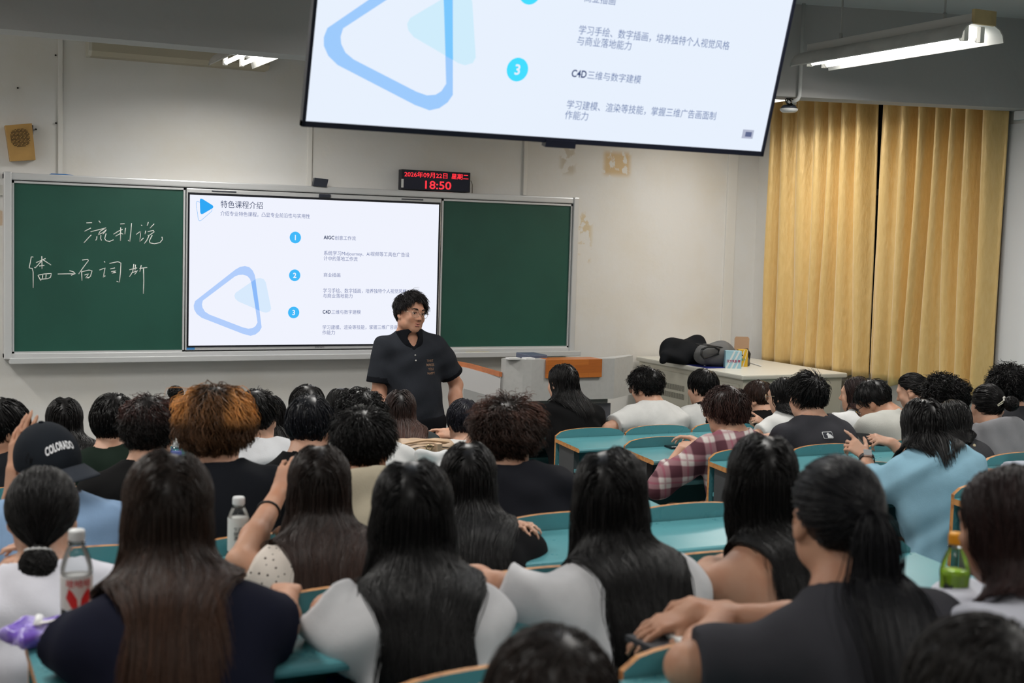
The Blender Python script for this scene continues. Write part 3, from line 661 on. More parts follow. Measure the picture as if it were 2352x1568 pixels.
# things on the lectern top
mb = MB(); p = at_z(1192, 823, ztop + .006); q = at_z(1165, 823, ztop + .006); mb.box(q[0], p[0], -1.285, -1.225, ztop, ztop + .012); tag(mb.build('paper_sheet', mat('paper', (.8, .8, .8), .8)), 'white paper lying on the left of the lectern top', 'paper')
mb = MB(); p = at_z(1219, 822, ztop + .006); q = at_z(1198, 822, ztop + .006); mb.box(q[0] + .01, p[0] + .01, -1.293, -1.22, ztop, ztop + .010); tag(mb.build('paper_sheet', mat('paper', (.8, .8, .8), .8)), 'white paper on the lectern top next to the dark monitor', 'paper')
mb = MB(); q = at_z(1222, 822, ztop + .015); p = at_z(1272, 818, ztop + .02); mb.box(q[0] + .05, q[0] + .19, -1.20, -.98, ztop - .17 + .01, ztop + .022, bev=.005); tag(mb.build('monitor_back', mat('laptop_blue', (.10, .12, .18), .4)), 'top of a dark blue-grey monitor box just behind the lectern wooden panel', 'monitor')

# ------------------------------------------------------------------ steel console cabinet in the corner
ctop = CAMZ - .95
k0 = at_z(1705, 862, ctop); kl = at_z(1500, 819, ctop); kr = at_z(1880, 855, ctop)
cxa, cya, cxe, cye = k0[0], k0[1], k0[0] + .98, .06
cab = thing('console_cabinet', ((cxa + cxe) / 2, (cya + cye) / 2, 0), 'cream steel equipment cabinet standing in the corner under the curtain', 'cabinet')
cab_m = mat('cream_steel', (.53, .51, .43), .42, spec=.4, noise=.08, nscale=3)
mb = MB(); mb.box(cxa + .03, cxe - .03, cya + .03, cye - .01, .0, ctop - .035); mb.build('body', cab_m, cab)
mb = MB(); mb.box(cxa, cxe, cya, cye, ctop - .035, ctop, bev=.010); mb.build('worktop', mat('cream_top', (.60, .59, .53), .38, spec=.4), cab)
fx_ = cxa + .03
for (ya, ye) in ((cya + .07, cya + .70), (cya + .74, cye - .08)):
    mb = MB(); mb.box(fx_ - .012, fx_ + .004, ya, ye, .12, ctop - .075, bev=.004); dr = mb.build('door', cab_m, cab)
    mb = MB()
    for row in range(2):
        n = int((ye - ya - .1) / .0125)
        for i in range(n): mb.box(fx_ - .0135, fx_ - .0115, ya + .05 + i * .0125, ya + .055 + i * .0125, ctop - .215 - row * .065, ctop - .170 - row * .065)
    mb.build('vent_slots', mat('slot_dark', (.13, .125, .10), .8), dr)
    mb = MB(); mb.tube([(fx_ - .011, (ya + ye) / 2 + .12, ctop - .12), (fx_ - .018, (ya + ye) / 2 + .12, ctop - .12)], .009, 12); mb.build('lock', mat('lock_steel', (.5, .5, .48), .35, metal=.8), dr)
mb = MB(); mb.box(fx_ - .002, fx_ + .02, cye - .07, cye - .02, ctop - .22, ctop - .09); mb.build('rust_patch', mat('rust', (.45, .33, .16), .8, noise=.4, nscale=25), cab)

# bags and packs on the cabinet: built with the implicit-surface tools further down

# ------------------------------------------------------------------ desk rows
def teal_material():
    m = bpy.data.materials.new('teal_laminate'); m.use_nodes = True; nt = m.node_tree; b = nt.nodes['Principled BSDF']; N = nt.nodes.new; L = nt.links.new
    b.inputs['Roughness'].default_value = .28; b.inputs['Specular IOR Level'].default_value = .55
    tc = N('ShaderNodeTexCoord'); n = N('ShaderNodeTexNoise'); n.inputs['Scale'].default_value = 5; n.inputs['Detail'].default_value = 8; n.inputs['Roughness'].default_value = .7; L(tc.outputs['Object'], n.inputs[0])
    mx = N('ShaderNodeMix'); mx.data_type = 'RGBA'; mx.inputs[6].default_value = (.075, .25, .285, 1); mx.inputs[7].default_value = (.09, .285, .315, 1); L(n.outputs['Fac'], mx.inputs[0]); L(mx.outputs[2], b.inputs['Base Color'])
    r = N('ShaderNodeMapRange'); r.inputs[3].default_value = .2; r.inputs[4].default_value = .38; L(n.outputs['Fac'], r.inputs[0]); L(r.outputs[0], b.inputs['Roughness'])
    return m
teal = teal_material()
ply = mat('plywood_edge', (.50, .235, .075), .5, noise=.35, nscale=50, ncol=(.30, .12, .04))
leg_m = mat('desk_leg_steel', (.055, .058, .062), .45)
PITCHX = .47
def arch_outline(w, h0, h1, n=14):
    """backrest outline in (x, z): rounded arch on top"""
    pts = [(0, 0), (w, 0)]
    for i in range(n + 1):
        t = i / n; x = w * (1 - t)
        s = abs(2 * t - 1)
        z = h0 + (h1 - h0) * (1 - s ** 6) ** .5 * (1 - .38 * s ** 2)
        pts.append((x, z))
    return pts
def desk_row(k, x0, n, label, seats=True, group='fixed teal desk rows'):
    y, z, fz = TY[k], TZ[k], FLOORZ[k]
    t = thing('desk_row', (x0 + n * PITCHX / 2, y - .14, fz), label, 'desk', group)
    x1 = x0 + n * PITCHX; D = .295
    # table top: slab with a rolled front edge, plywood ends
    mb = MB()
    pr = [(y, z - .022), (y, z), (y - D + .012, z - .016), (y - D + .003, z - .020), (y - D, z - .028), (y - D + .003, z - .037), (y - D + .012, z - .040)]
    m = len(pr)
    mb.add([(x0, a, b) for a, b in pr] + [(x1, a, b) for a, b in pr], [(i, (i + 1) % m, m + (i + 1) % m, m + i) for i in range(m)], 0)
    mb.add([(x0, a, b) for a, b in pr], [tuple(range(m))], 1); mb.add([(x1, a, b) for a, b in pr], [tuple(range(m))[::-1]], 1)
    mb.build('tabletop', [teal, ply], t)
    mb = MB(); mb.box(x0 + .02, x1 - .02, y - .235, y - .01, z - .165, z - .147); mb.build('book_shelf', [teal], t)
    mb = MB(); mb.box(x0 + .03, x1 - .03, y - .022, y - .008, z - .40, z - .03); mb.build('modesty_panel', [teal], t)
    nl = max(2, int(round(n / 2)) + 1)
    for i in range(nl):
        lx = x0 + .035 + (x1 - x0 - .07) * i / (nl - 1)
        mb = MB(); mb.prism([(lx - .018, y - .20, z - .02), (lx - .018, y - .02, z - .02), (lx - .018, y - .03, z - .42), (lx - .018, y - .02, fz), (lx - .018, y - .14, fz), (lx - .018, y - .10, z - .42), (lx - .018, y - .20, z - .17)], (.036, 0, 0)); mb.build('leg', leg_m, t)
    if seats:
        fz0 = FLOORZ[max(k - 1, 0)]; sz = TZ[max(k - 1, 0)] - .37
        for i in range(n):
            bx = x0 + i * PITCHX + .008; w = PITCHX - .016
            out = arch_outline(w, z - sz - .05 + .012, z - sz - .05 + .052)
            mb = MB(); m = len(out)
            lean = lambda zz: y + .028 + .10 * (sz + .05 + zz - z) * -.0
            f = [(bx + a, y + .006, sz + .05 + b) for a, b in out]; bk = [(bx + a, y + .022, sz + .05 + b) for a, b in out]
            mb.add(f, [tuple(range(m))], 0); mb.add(bk, [tuple(range(m))[::-1]], 0)
            mb.add(f + bk, [(j, m + j, m + (j + 1) % m, (j + 1) % m) for j in range(m)], 1)
            mb.build('backrest', [teal, ply], t)
            mb = MB(); mb.box(bx + .01, bx + w - .01, y + .04, y + .36, sz - .02, sz, bev=.006); mb.build('seat', [teal], t)
            mb = MB(); mb.box(bx + w / 2 - .02, bx + w / 2 + .02, y + .03, y + .28, sz - .06, sz - .02); mb.box(bx + w / 2 - .02, bx + w / 2 + .02, y + .0, y + .06, fz0, sz - .02); mb.build('seat_bracket', leg_m, t)
    return t
LX0, RX0 = .63 - 5 * PITCHX, 1.54
ordl = ['front', 'second', 'third', 'fourth', 'fifth', 'sixth', 'seventh', 'eighth', 'rearmost']
for k in range(0, 9):
    lab = 'teal desk row of the left block, %s from the lectern' % ordl[k]
    if k == 7: lab = 'teal desk row of the left block bearing the open notebook, nearest in view'
    if k == 6: lab = 'teal desk row of the left block bearing the purple packet'
    if k == 8: lab = 'teal desk row of the left block behind the row with the open notebook'
    desk_row(k, LX0, 5, lab, seats=k > 0)
for k in range(0, 6):
    desk_row(k, RX0, 7, 'teal desk row of the right block beside the curtains, %s from the lectern' % ordl[k], seats=k > 0)
# ------------------------------------------------------------------ implicit-surface tools (bodies, cloth, soft things)
f32 = np.float32
def V(*a): return np.array(a, float)
def unit(v): v = np.array(v, float); return v / (np.linalg.norm(v) + 1e-12)
def smin(a, b, k):
    h = np.maximum(k - np.abs(a - b), 0) / k
    return np.minimum(a, b) - h * h * k * .25
def d_cap(P, a, b, ra, rb):
    a = np.asarray(a, f32); ba = np.asarray(b, f32) - a; L = float(ba @ ba) + 1e-9
    q = P - a; t = np.clip(q @ ba / L, 0, 1)
    return np.linalg.norm(q - t[:, None] * ba, axis=1) - (ra + (rb - ra) * t)
def d_ell(P, c, r, R=None):
    q = P - np.asarray(c, f32)
    if R is not None: q = q @ np.asarray(R, f32)
    r = np.asarray(r, f32)
    k0 = np.linalg.norm(q / r, axis=1); k1 = np.linalg.norm(q / (r * r), axis=1) + 1e-9
    return k0 * (k0 - 1) / k1
def d_box(P, c, hs, rad, R=None):
    q = P - np.asarray(c, f32)
    if R is not None: q = q @ np.asarray(R, f32)
    q = np.abs(q) - (np.asarray(hs, f32) - rad)
    return np.linalg.norm(np.maximum(q, 0), axis=1) + np.minimum(q.max(1), 0) - rad
def ev(prims, P):
    d = None
    for p in prims:
        t = p[0]
        if t == 'c': x = d_cap(P, p[1], p[2], p[3], p[4]); k = p[5] if len(p) > 5 else .03
        elif t == 'e': x = d_ell(P, p[1], p[2], p[3]); k = p[4] if len(p) > 4 else .03
        elif t == 'b': x = d_box(P, p[1], p[2], p[3], p[4]); k = p[5] if len(p) > 5 else .02
        elif t == '-': d = -smin(-d, ev(p[1], P), p[2]); continue           # carve
        elif t == 'cut':                                                    # keep the side opposite to n
            d = np.maximum(d, (P - np.asarray(p[1], f32)) @ np.asarray(p[2], f32)); continue
        elif t == 'g': x = ev(p[1], P); k = p[2]
        elif t == 'off': d = d - p[1]; continue
        elif t == 'fold':
            s = p[2]; q = P * s
            w = np.sin(q @ np.asarray(p[3], f32) + 1.7 * np.sin(q @ np.asarray(p[4], f32) + p[6])) + .7 * np.sin(q @ np.asarray(p[5], f32) * 1.9 + 1.3 * np.sin(q @ np.asarray(p[3], f32) * .7) + p[6] * 2)
            d = d - p[1] * w; continue
        d = x if d is None else smin(d, x, k)
    return d
def surf(fn, lo, hi, h, cf=4):
    lo = np.array(lo, float) - 2 * h; n = np.ceil((np.array(hi, float) + 2 * h - lo) / (h * cf)).astype(int) * cf + 1
    nc = (n - 1) // cf + 1
    gc = np.stack(np.meshgrid(*[lo[i] + h * cf * np.arange(nc[i]) for i in range(3)], indexing='ij'), -1).reshape(-1, 3).astype(f32)
    dc = fn(gc).reshape(nc)
    near = np.abs(dc) < h * cf * 1.75
    D = np.repeat(np.repeat(np.repeat(np.sign(dc).astype(f32), cf, 0), cf, 1), cf, 2)[cf // 2:, cf // 2:, cf // 2:]
    Mk = np.repeat(np.repeat(np.repeat(near, cf, 0), cf, 1), cf, 2)[cf // 2:, cf // 2:, cf // 2:]
    D = D[:n[0], :n[1], :n[2]].copy(); Mk = Mk[:n[0], :n[1], :n[2]]
    I = np.argwhere(Mk)
    out = np.empty(len(I), f32); CH = 400000
    for s in range(0, len(I), CH): out[s:s + CH] = fn((lo + h * I[s:s + CH]).astype(f32))
    D[tuple(I.T)] = out
    B = D < 0
    cnt = sum(B[a:B.shape[0] - 1 + a, b:B.shape[1] - 1 + b, c:B.shape[2] - 1 + c].astype(np.int8) for a in (0, 1) for b in (0, 1) for c in (0, 1))
    act = (cnt > 0) & (cnt < 8)
    A = np.argwhere(act); idx = np.full(act.shape, -1, np.int32); idx[tuple(A.T)] = np.arange(len(A))
    cor = {}
    for a in (0, 1):
        for b in (0, 1):
            for c in (0, 1): cor[(a, b, c)] = D[A[:, 0] + a, A[:, 1] + b, A[:, 2] + c]
    acc = np.zeros((len(A), 3)); w = np.zeros(len(A))
    for ax in range(3):
        o = [i for i in range(3) if i != ax]
        for a in (0, 1):
            for b in (0, 1):
                k0 = [0, 0, 0]; k0[o[0]] = a; k0[o[1]] = b; k1 = list(k0); k1[ax] = 1
                d0, d1 = cor[tuple(k0)], cor[tuple(k1)]; m = (d0 < 0) != (d1 < 0)
                t = np.where(m, d0 / np.where(m, d0 - d1, 1), 0)
                p = np.zeros((len(A), 3)); p[:, o[0]] = a; p[:, o[1]] = b; p[:, ax] = t
                acc += p * m[:, None]; w += m
    Vt = lo + h * (A + acc / np.maximum(w, 1)[:, None])
    F = []
    for ax in range(3):
        o = [i for i in range(3) if i != ax]
        s0 = [slice(None)] * 3; s1 = [slice(None)] * 3; s0[ax] = slice(0, -1); s1[ax] = slice(1, None)
        ch = B[tuple(s0)] != B[tuple(s1)]
        E = np.argwhere(ch); E = E[(E[:, o[0]] > 0) & (E[:, o[1]] > 0) & (E[:, o[0]] < n[o[0]] - 1) & (E[:, o[1]] < n[o[1]] - 1)]
        if not len(E): continue
        def cell(da, db):
            q = E.copy(); q[:, o[0]] -= da; q[:, o[1]] -= db; return idx[tuple(q.T)]
        Q = np.stack([cell(1, 1), cell(0, 1), cell(0, 0), cell(1, 0)], 1)
        ins = B[tuple(E.T)]
        flip = ins if ax != 1 else ~ins
        Q[~flip] = Q[~flip][:, ::-1]
        F.append(Q)
    F = np.concatenate(F); F = F[(F >= 0).all(1)]
    return Vt, F
def mesh_np(name, Vt, F, mats, parent=None, smooth=True, mi=None, col=None, org=None):
    """fast quad or triangle mesh from arrays, stored relative to the thing's base"""
    me = bpy.data.meshes.new(name)
    off = np.array(parent['_o'], float) if parent is not None else (np.array(org, float) if org is not None else np.zeros(3))
    F = np.asarray(F, np.int32); k = F.shape[1]
    me.vertices.add(len(Vt)); me.vertices.foreach_set('co', (np.asarray(Vt, float) - off).astype(f32).ravel())
    me.loops.add(F.size); me.loops.foreach_set('vertex_index', F.ravel())
    me.polygons.add(len(F)); me.polygons.foreach_set('loop_start', np.arange(0, F.size, k, dtype=np.int32))
    try: me.polygons.foreach_set('loop_total', np.full(len(F), k, np.int32))
    except Exception: pass
    me.polygons.foreach_set('use_smooth', np.full(len(F), smooth))
    for m in (mats if isinstance(mats, (list, tuple)) else [mats]): me.materials.append(m)
    if mi is not None: me.polygons.foreach_set('material_index', np.asarray(mi, np.int32))
    if col is not None:
        a = me.color_attributes.new('tint', 'FLOAT_COLOR', 'POINT'); a.data.foreach_set('color', np.c_[col, np.ones(len(col))].astype(f32).ravel())
    me.update()
    o = bpy.data.objects.new(name, me); COL.objects.link(o)
    o['_o'] = tuple(off)
    if parent is not None: o.parent = parent
    elif org is not None: o.location = off
    return o
def bounds(prims, pad=.03):
    lo = np.full(3, 1e9); hi = -lo
    for p in prims:
        if p[0] == 'c':
            for q, r in ((p[1], p[3]), (p[2], p[4])): lo = np.minimum(lo, np.array(q) - r); hi = np.maximum(hi, np.array(q) + r)
        elif p[0] == 'e': r = max(p[2]); lo = np.minimum(lo, np.array(p[1]) - r); hi = np.maximum(hi, np.array(p[1]) + r)
        elif p[0] == 'b': r = np.linalg.norm(p[2]); lo = np.minimum(lo, np.array(p[1]) - r); hi = np.maximum(hi, np.array(p[1]) + r)
        elif p[0] == 'g': a, b = bounds(p[1], 0); lo = np.minimum(lo, a); hi = np.maximum(hi, b)
    return lo - pad, hi + pad
def rotz(a): c, s = math.cos(a), math.sin(a); return np.array([[c, -s, 0], [s, c, 0], [0, 0, 1.]])
def rotx(a): c, s = math.cos(a), math.sin(a); return np.array([[1., 0, 0], [0, c, -s], [0, s, c]])
def roty(a): c, s = math.cos(a), math.sin(a); return np.array([[c, 0, s], [0, 1., 0], [-s, 0, c]])

# ------------------------------------------------------------------ heads, hands, bodies
CR, CC = V(.074, .093, .086), V(0, -.012, .019)        # cranium radii and centre in head space
def head_prims(H, R, s, face):
    T = lambda x, y, z: H + R @ (V(x, y, z) * s)
    p = [('e', T(*CC), CR * s, R, .01), ('e', T(0, .022, -.042), V(.059, .067, .077) * s, R, .035), ('e', T(0, .060, -.094), V(.026, .022, .022) * s, R, .03)]
    for a in (-1, 1):
        p.append(('e', T(a * .044, .018, -.068), V(.020, .038, .026) * s, R, .03))
        # ear: tilted shell with a hollow
        Re = R @ rotz(a * -.35) @ rotx(-.22)
        p.append(('g', [('e', T(a * .078, -.012, -.014), V(.0085, .0185, .031) * s, Re, .01), ('e', T(a * .0755, .000, -.040), V(.007, .010, .011) * s, Re, .012),
                        ('-', [('e', T(a * .087, -.006, -.010), V(.006, .010, .018) * s, Re, .005)], .006)], .010))
    if face:
        p.append(('c', T(-.030, .071, .020), T(.030, .071, .020), .014 * s, .014 * s, .02))
        for a in (-1, 1):
            p.append(('-', [('e', T(a * .031, .094, .000), V(.019, .014, .012) * s, R)], .014))
            p.append(('e', T(a * .031, .0725, -.001), V(.0135, .0125, .0125) * s, R, .004))
            p.append(('e', T(a * .040, .058, -.032), V(.021, .020, .019) * s, R, .025))
        p.append(('c', T(0, .080, .004), T(0, .103, -.030), .0065 * s, .0105 * s, .012))
        for a in (-1, 1): p.append(('e', T(a * .0115, .093, -.034), V(.0085, .010, .0075) * s, R, .008))
        p.append(('c', T(-.017, .080, -.0605), T(.017, .080, -.0605), .0055 * s, .0055 * s, .008)); p.append(('c', T(-.014, .080, -.0735), T(.014, .080, -.0735), .0065 * s, .0065 * s, .007))
        p.append(('-', [('c', T(-.019, .089, -.067), T(.019, .089, -.067), .0022 * s, .0022 * s)], .003))
    return p
def hand_prims(W, f, n, side, s=1.0, curl=(25, 30, 35, 40), spread=6, thumb=35, tcurl=20, straight=()):
    """W wrist, f towards the fingers, n out of the back of the hand; the thumb leaves on the side given by `side`"""
    f = unit(f); n = unit(n - f * np.dot(n, f)); t = np.cross(f, n) * side
    p = []; base = W + f * .012 * s
    for i in range(4):
        o = (.029 - .0195 * i) * s
        k = W + f * (.088 - .004 * abs(i - 1) - .006 * (i == 3)) * s + t * o
        p.append(('c', base + t * o * .55, k, .0125 * s, .0100 * s, .014))
        a = math.radians(spread * (1.2 - i)); d = f * math.cos(a) + t * math.sin(a)
        L = (.043, .047, .044, .034)[i] * s; c = math.radians(curl[i]); q = k; ang = 0
        for j, fr in enumerate((1.0, .62, .5)):
            ang += c * (.75, 1.0, .7)[j]
            e = q + (d * math.cos(ang) - n * math.sin(ang)) * L * fr
            r0 = (.0088, .0080, .0072)[j] * s * (.9 if i == 3 else 1); r1 = (.0080, .0072, .0060)[j] * s * (.9 if i == 3 else 1)
            p.append(('c', q, e, r0, r1, .004)); q = e
    a = math.radians(thumb); d = f * math.cos(a) + t * math.sin(a) - n * .25
    q = W + f * .022 * s + t * .018 * s - n * .004; e = q + unit(d) * .042 * s
    p.append(('c', q, e, .0145 * s, .0105 * s, .012))
    d2 = unit(unit(d) * math.cos(math.radians(tcurl)) + f * math.sin(math.radians(tcurl)) - n * .1); g = e + d2 * .032 * s
    p.append(('c', e, g, .0100 * s, .0088 * s, .005)); p.append(('c', g, g + unit(d2 + f * .3 - n * .1) * .024 * s, .0088 * s, .0066 * s, .005))
    return p
def ik(S, W, a, b, pole):
    d = W - S; L = np.linalg.norm(d); L2 = min(L, (a + b) * .995); u_ = d / L
    W2 = S + u_ * L2
    x = (a * a - b * b + L2 * L2) / (2 * L2); h = math.sqrt(max(a * a - x * x, 1e-6))
    p = np.array(pole, float); p = p - u_ * np.dot(p, u_)
    return S + u_ * x + unit(p) * h, W2

def skin_mat(name, c):
    return mat(name, c, .52, spec=.35, noise=.10, nscale=22, ncol=(c[0] * .95, c[1] * .84, c[2] * .78), bump=.06, bscale=220)
SKIN = {'a': skin_mat('skin_light', (.53, .315, .225)), 'b': skin_mat('skin_medium', (.45, .245, .16)), 'c': skin_mat('skin_tan', (.38, .19, .115))}

def hair_material(name, rough=.36, spec=.20):
    if name in MATS: return MATS[name]
    m = bpy.data.materials.new(name); m.use_nodes = True; nt = m.node_tree; b = nt.nodes['Principled BSDF']
    a = nt.nodes.new('ShaderNodeVertexColor'); a.layer_name = 'tint'; nt.links.new(a.outputs[0], b.inputs['Base Color'])
    b.inputs['Roughness'].default_value = rough; b.inputs['Specular IOR Level'].default_value = spec
    MATS[name] = m
    return m
HAIR_M = hair_material('hair_fibre')
BLACK = V(.0048, .0043, .0046)

def tubes(Pt, r, n=3):
    """Pt (N,S,3) strand points, r (S,) or (N,S) radius -> verts, quads"""
    N, S, _ = Pt.shape
    t = np.gradient(Pt, axis=1); t /= np.linalg.norm(t, axis=2, keepdims=True) + 1e-9
    ref = rng.normal(size=(N, 1, 3)); a = np.cross(t, ref); a /= np.linalg.norm(a, axis=2, keepdims=True) + 1e-9; b = np.cross(t, a)
    r = np.broadcast_to(np.asarray(r), (N, S))[..., None]
    ring = np.stack([Pt + r * (math.cos(2 * math.pi * k / n) * a + math.sin(2 * math.pi * k / n) * b) for k in range(n)], 2)
    Vt = ring.reshape(-1, 3)
    base = (np.arange(N)[:, None] * S + np.arange(S - 1)[None]) * n
    Q = []
    for k in range(n): Q.append(np.stack([base + k, base + (k + 1) % n, base + n + (k + 1) % n, base + n + k], -1).reshape(-1, 4))
    return Vt, np.concatenate(Q), n

def hair_roots(n, style):
    out = np.zeros((0, 3))
    while len(out) < n:
        q = rng.normal(size=(n * 3, 3)); q /= np.linalg.norm(q, axis=1, keepdims=True)
        p = CC + CR * q
        keep = ((p - V(0, .055, .062)) @ V(0, .80, -.60) < 0)                # behind the hairline
        nape = p[:, 2] > (-.050 + .62 * (p[:, 1] + .02))
        keep &= nape
        keep &= ~((np.abs(p[:, 0]) > .055) & (p[:, 2] < -.012) & (p[:, 1] > -.035))
        out = np.concatenate([out, q[keep]])
    return out[:n]

def make_hair(parent, H, R, s, st, body, near):
    """strand hair over an under-cap, one mesh"""
    kind = st['kind']; n = int(st.get('n', 1400) * near['hn']); S = st.get('S', 12); r0 = st.get('r', .0016) * near['hr']
    L = st.get('L', .06); thick = st.get('t', .012); c0 = np.array(st.get('c', BLACK)); c1 = np.array(st.get('c1', c0)); cr = st.get('crown', None)
    q = hair_roots(n, kind); loc = CC + CR * q; nl = q / CR; nl /= np.linalg.norm(nl, axis=1, keepdims=True)
    whorl = unit(st.get('whorl', (.1, -.45, .85)))
    g = R.T @ V(0, 0, -1)
    p = loc.copy(); off = thick * (.25 + .75 * rng.random(n) ** .7)
    LL = np.full(n, L) * rng.uniform(.8, 1.12, n)
    fx = np.clip(loc[:, 0] / .072, -1, 1) * rng.uniform(.82, 1.08, n); yt_ = -.045 - .05 * (1 - np.abs(fx))
    tie = st.get('tie'); jit = rng.normal(size=(n, 3))
    if kind in ('long', 'bob'):
        part = st.get('part', 0.0)
        sg = np.where(loc[:, 0] + rng.normal(0, .004, n) > part, 1, -1)
        v = np.stack([sg * .9, np.full(n, -.30), np.full(n, -.15)], 1)
        side = (loc[:, 2] < .05)
        v[side] = g + V(0, -.35, 0)
    elif kind in ('pony', 'bun'):
        v = np.array(tie) - p
    else:
        w = q - whorl; v = w - nl * (w * nl).sum(1, keepdims=True)
        v /= np.linalg.norm(v, axis=1, keepdims=True) + 1e-6
        LL *= np.clip(.55 + .55 * (q[:, 2] + .35), .32, 1.15) if st.get('fade', True) else 1
        if 'fringe' in st: LL = np.where(loc[:, 1] > .028, st['fringe'] * rng.uniform(.8, 1.1, n), LL)
        if 'side' in st: LL = np.where(loc[:, 2] < .03, st['side'] * rng.uniform(.8, 1.1, n), LL)
        swirl = st.get('swirl', .25); v = v + swirl * np.cross(nl, v)
    v = v - nl * (v * nl).sum(1, keepdims=True); v /= np.linalg.norm(v, axis=1, keepdims=True) + 1e-6
    lift = st.get('lift', .0)
    v = v + nl * lift * rng.uniform(.4, 1.2, n)[:, None]; v /= np.linalg.norm(v, axis=1, keepdims=True)
    pts = [p.copy()]; ds = (LL / (S - 1))[:, None]
    grav = st.get('grav', .06); noise = st.get('noise', .06); done = np.zeros(n, bool)
    curl = st.get('curl', 0); cph = rng.uniform(0, 6.28, n); cf = st.get('cf', 3.0)
    for i in range(1, S):
        if kind in ('pony', 'bun'):
            d = np.array(tie) - p; dl = np.linalg.norm(d, axis=1); done |= dl < .018
            fall = g + V(0, st.get('kick', -.0), 0) * (i < S * .6)
            fall = np.repeat(fall[None], n, 0) if fall.ndim == 1 else fall
            fall[:, 0] += np.clip((tie[0] + jit[:, 0] * .016 + st.get('shift', 0) * (-p[:, 2]).clip(0, .5) - p[:, 0]) * 10, -.8, .8)
            want = np.where(done[:, None], fall, d / (dl[:, None] + 1e-6))
            v = v * .45 + want * .55 + jit * .02
            if kind == 'bun': v = np.where(done[:, None], d * 8, v)
        elif kind in ('long', 'bob'):
            v = v * .62 + g * np.where(p[:, 2] > .05, .22, .42)[:, None] + rng.normal(0, noise, (n, 3)) * .5
            fr = (p[:, 2] > -.17) & (p[:, 1] > -.07)
            v[:, 1] -= np.where(fr, st.get('back', .12), 0)
            low = p[:, 2] < -.03
            wz = np.interp(-p[:, 2], [0, .06, .22, .34, .6], [.086, .100, st.get('w1', .122), st.get('w2', .128), st.get('w2', .128) * .9]); sx = st.get('shift', 0) * np.clip((-p[:, 2] - .05) / .2, 0, 1)
            xt = fx * wz + sx
            v[:, 0] += np.where(low, np.clip((xt - p[:, 0]) * 9, -.7, .7), 0)
            v[:, 1] += np.where(low & (p[:, 1] > yt_), np.clip((yt_ - p[:, 1]) * 5, -.5, 0), 0)
            v += jit * st.get('wave', .0)
        else:
            v = v + g * grav + rng.normal(0, noise, (n, 3)) - nl * st.get('hug', .06)
        nv_ = np.linalg.norm(v, axis=1, keepdims=True) + 1e-9
        v = v / np.maximum(nv_, .25 if kind == 'bun' else 1e-9)
        step = ds if kind != 'bun' else np.where(done[:, None], ds * .15, ds)
        p = p + v * step
        # keep outside the skull
        e = (p - CC) / (CR + off[:, None]); k0 = np.linalg.norm(e, axis=1); ins = k0 < 1
        if kind in ('long', 'bob', 'pony', 'bun'): ins |= (p[:, 2] > -.02) & (k0 < 1.35) & ~done
        if ins.any():
            p[ins] = CC + (p[ins] - CC) / k0[ins, None]
            m = (p[ins] - CC) / (CR + off[ins, None]) ** 2; m /= np.linalg.norm(m, axis=1, keepdims=True)
            v[ins] -= m * np.minimum((v[ins] * m).sum(1, keepdims=True), 0)
        if body is not None and (kind in ('long', 'pony') or L > .12):
            Wp = (H + (p * s) @ R.T).astype(f32)
            sel = np.where(p[:, 2] < -.06)[0]
            if len(sel):
                w_ = Wp[sel]; d0 = ev(body, w_); hit = d0 < off[sel] * .8 + .004
                if hit.any():
                    ww = w_[hit]; e_ = .006
                    gr = np.stack([ev(body, ww + np.eye(3, dtype=f32)[a] * e_) - d0[hit] for a in range(3)], 1); gr /= np.linalg.norm(gr, axis=1, keepdims=True) + 1e-9
                    need = (off[sel][hit] * .8 + .004 - d0[hit]).clip(0, .03)
                    ww = ww + gr * need[:, None]
                    ii = sel[hit]; p[ii] = ((ww - H) @ R) / s
                    gl = gr @ R; v[ii] -= gl * np.minimum((v[ii] * gl).sum(1, keepdims=True), 0)
        pts.append(p.copy())
    Pt = np.stack(pts, 1)
    tt = np.linspace(0, 1, S)
    # locks: pull strands towards nearby guides
    cl = st.get('clump', .35)
    if cl:
        ng = max(8, n // st.get('per', 22)); gi = rng.choice(n, ng, replace=False)
        D2 = ((loc[:, None] - loc[gi][None]) ** 2).sum(2); ci = gi[D2.argmin(1)]
        w = (cl * tt ** 1.2)[None, :, None]
        Pt = Pt * (1 - w) + (Pt[ci] + (Pt[:, :1] - Pt[ci][:, :1]) * .15) * w
        cph = cph[ci]
    if curl:
        ph = cph[:, None] + tt[None] * cf * 6.28
        a1 = np.cross(nl, V(.3, .2, .9)); a1 /= np.linalg.norm(a1, axis=1, keepdims=True); a2 = np.cross(nl, a1)
        amp = curl * np.minimum(tt * 2.5, 1)[None]
        Pt = Pt + (amp * np.cos(ph))[..., None] * a1[:, None] + (amp * np.sin(ph))[..., None] * (a2[:, None] * .7 + nl[:, None] * .7)
    Wt = H + (Pt * s) @ R.T
    rad = r0 * (1 - .75 * tt ** 2)
    Vt, F, k = tubes(Wt, rad)
    rnd = rng.uniform(.6, 1.5, (n, 1, 1))
    tc = tt[None, :, None] ** st.get('cpow', 1.2)
    colr = (c0 * (1 - tc) + c1 * tc) * rnd
    if cr is not None:                          # dyed lengths with darker roots and back
        zz = np.clip((Pt[..., 2:3] + .03) / .10, 0, 1); dyed = np.clip((Pt[..., 2:3] - cr[1]) / cr[2], 0, 1) * np.clip((np.abs(Pt[..., 0:1]) - cr[3]) / .03 + np.clip(Pt[..., 1:2] / .05, 0, 1), cr[4], 1)
        colr = colr * (1 - dyed * tc) + np.array(cr[0]) * rnd * dyed * tc
    colr = np.broadcast_to(colr[:, :, None, :], (n, S, k, 3)).reshape(-1, 3)
    vs = [Vt]; fs = [F]; cs = [colr]; o = len(Vt)
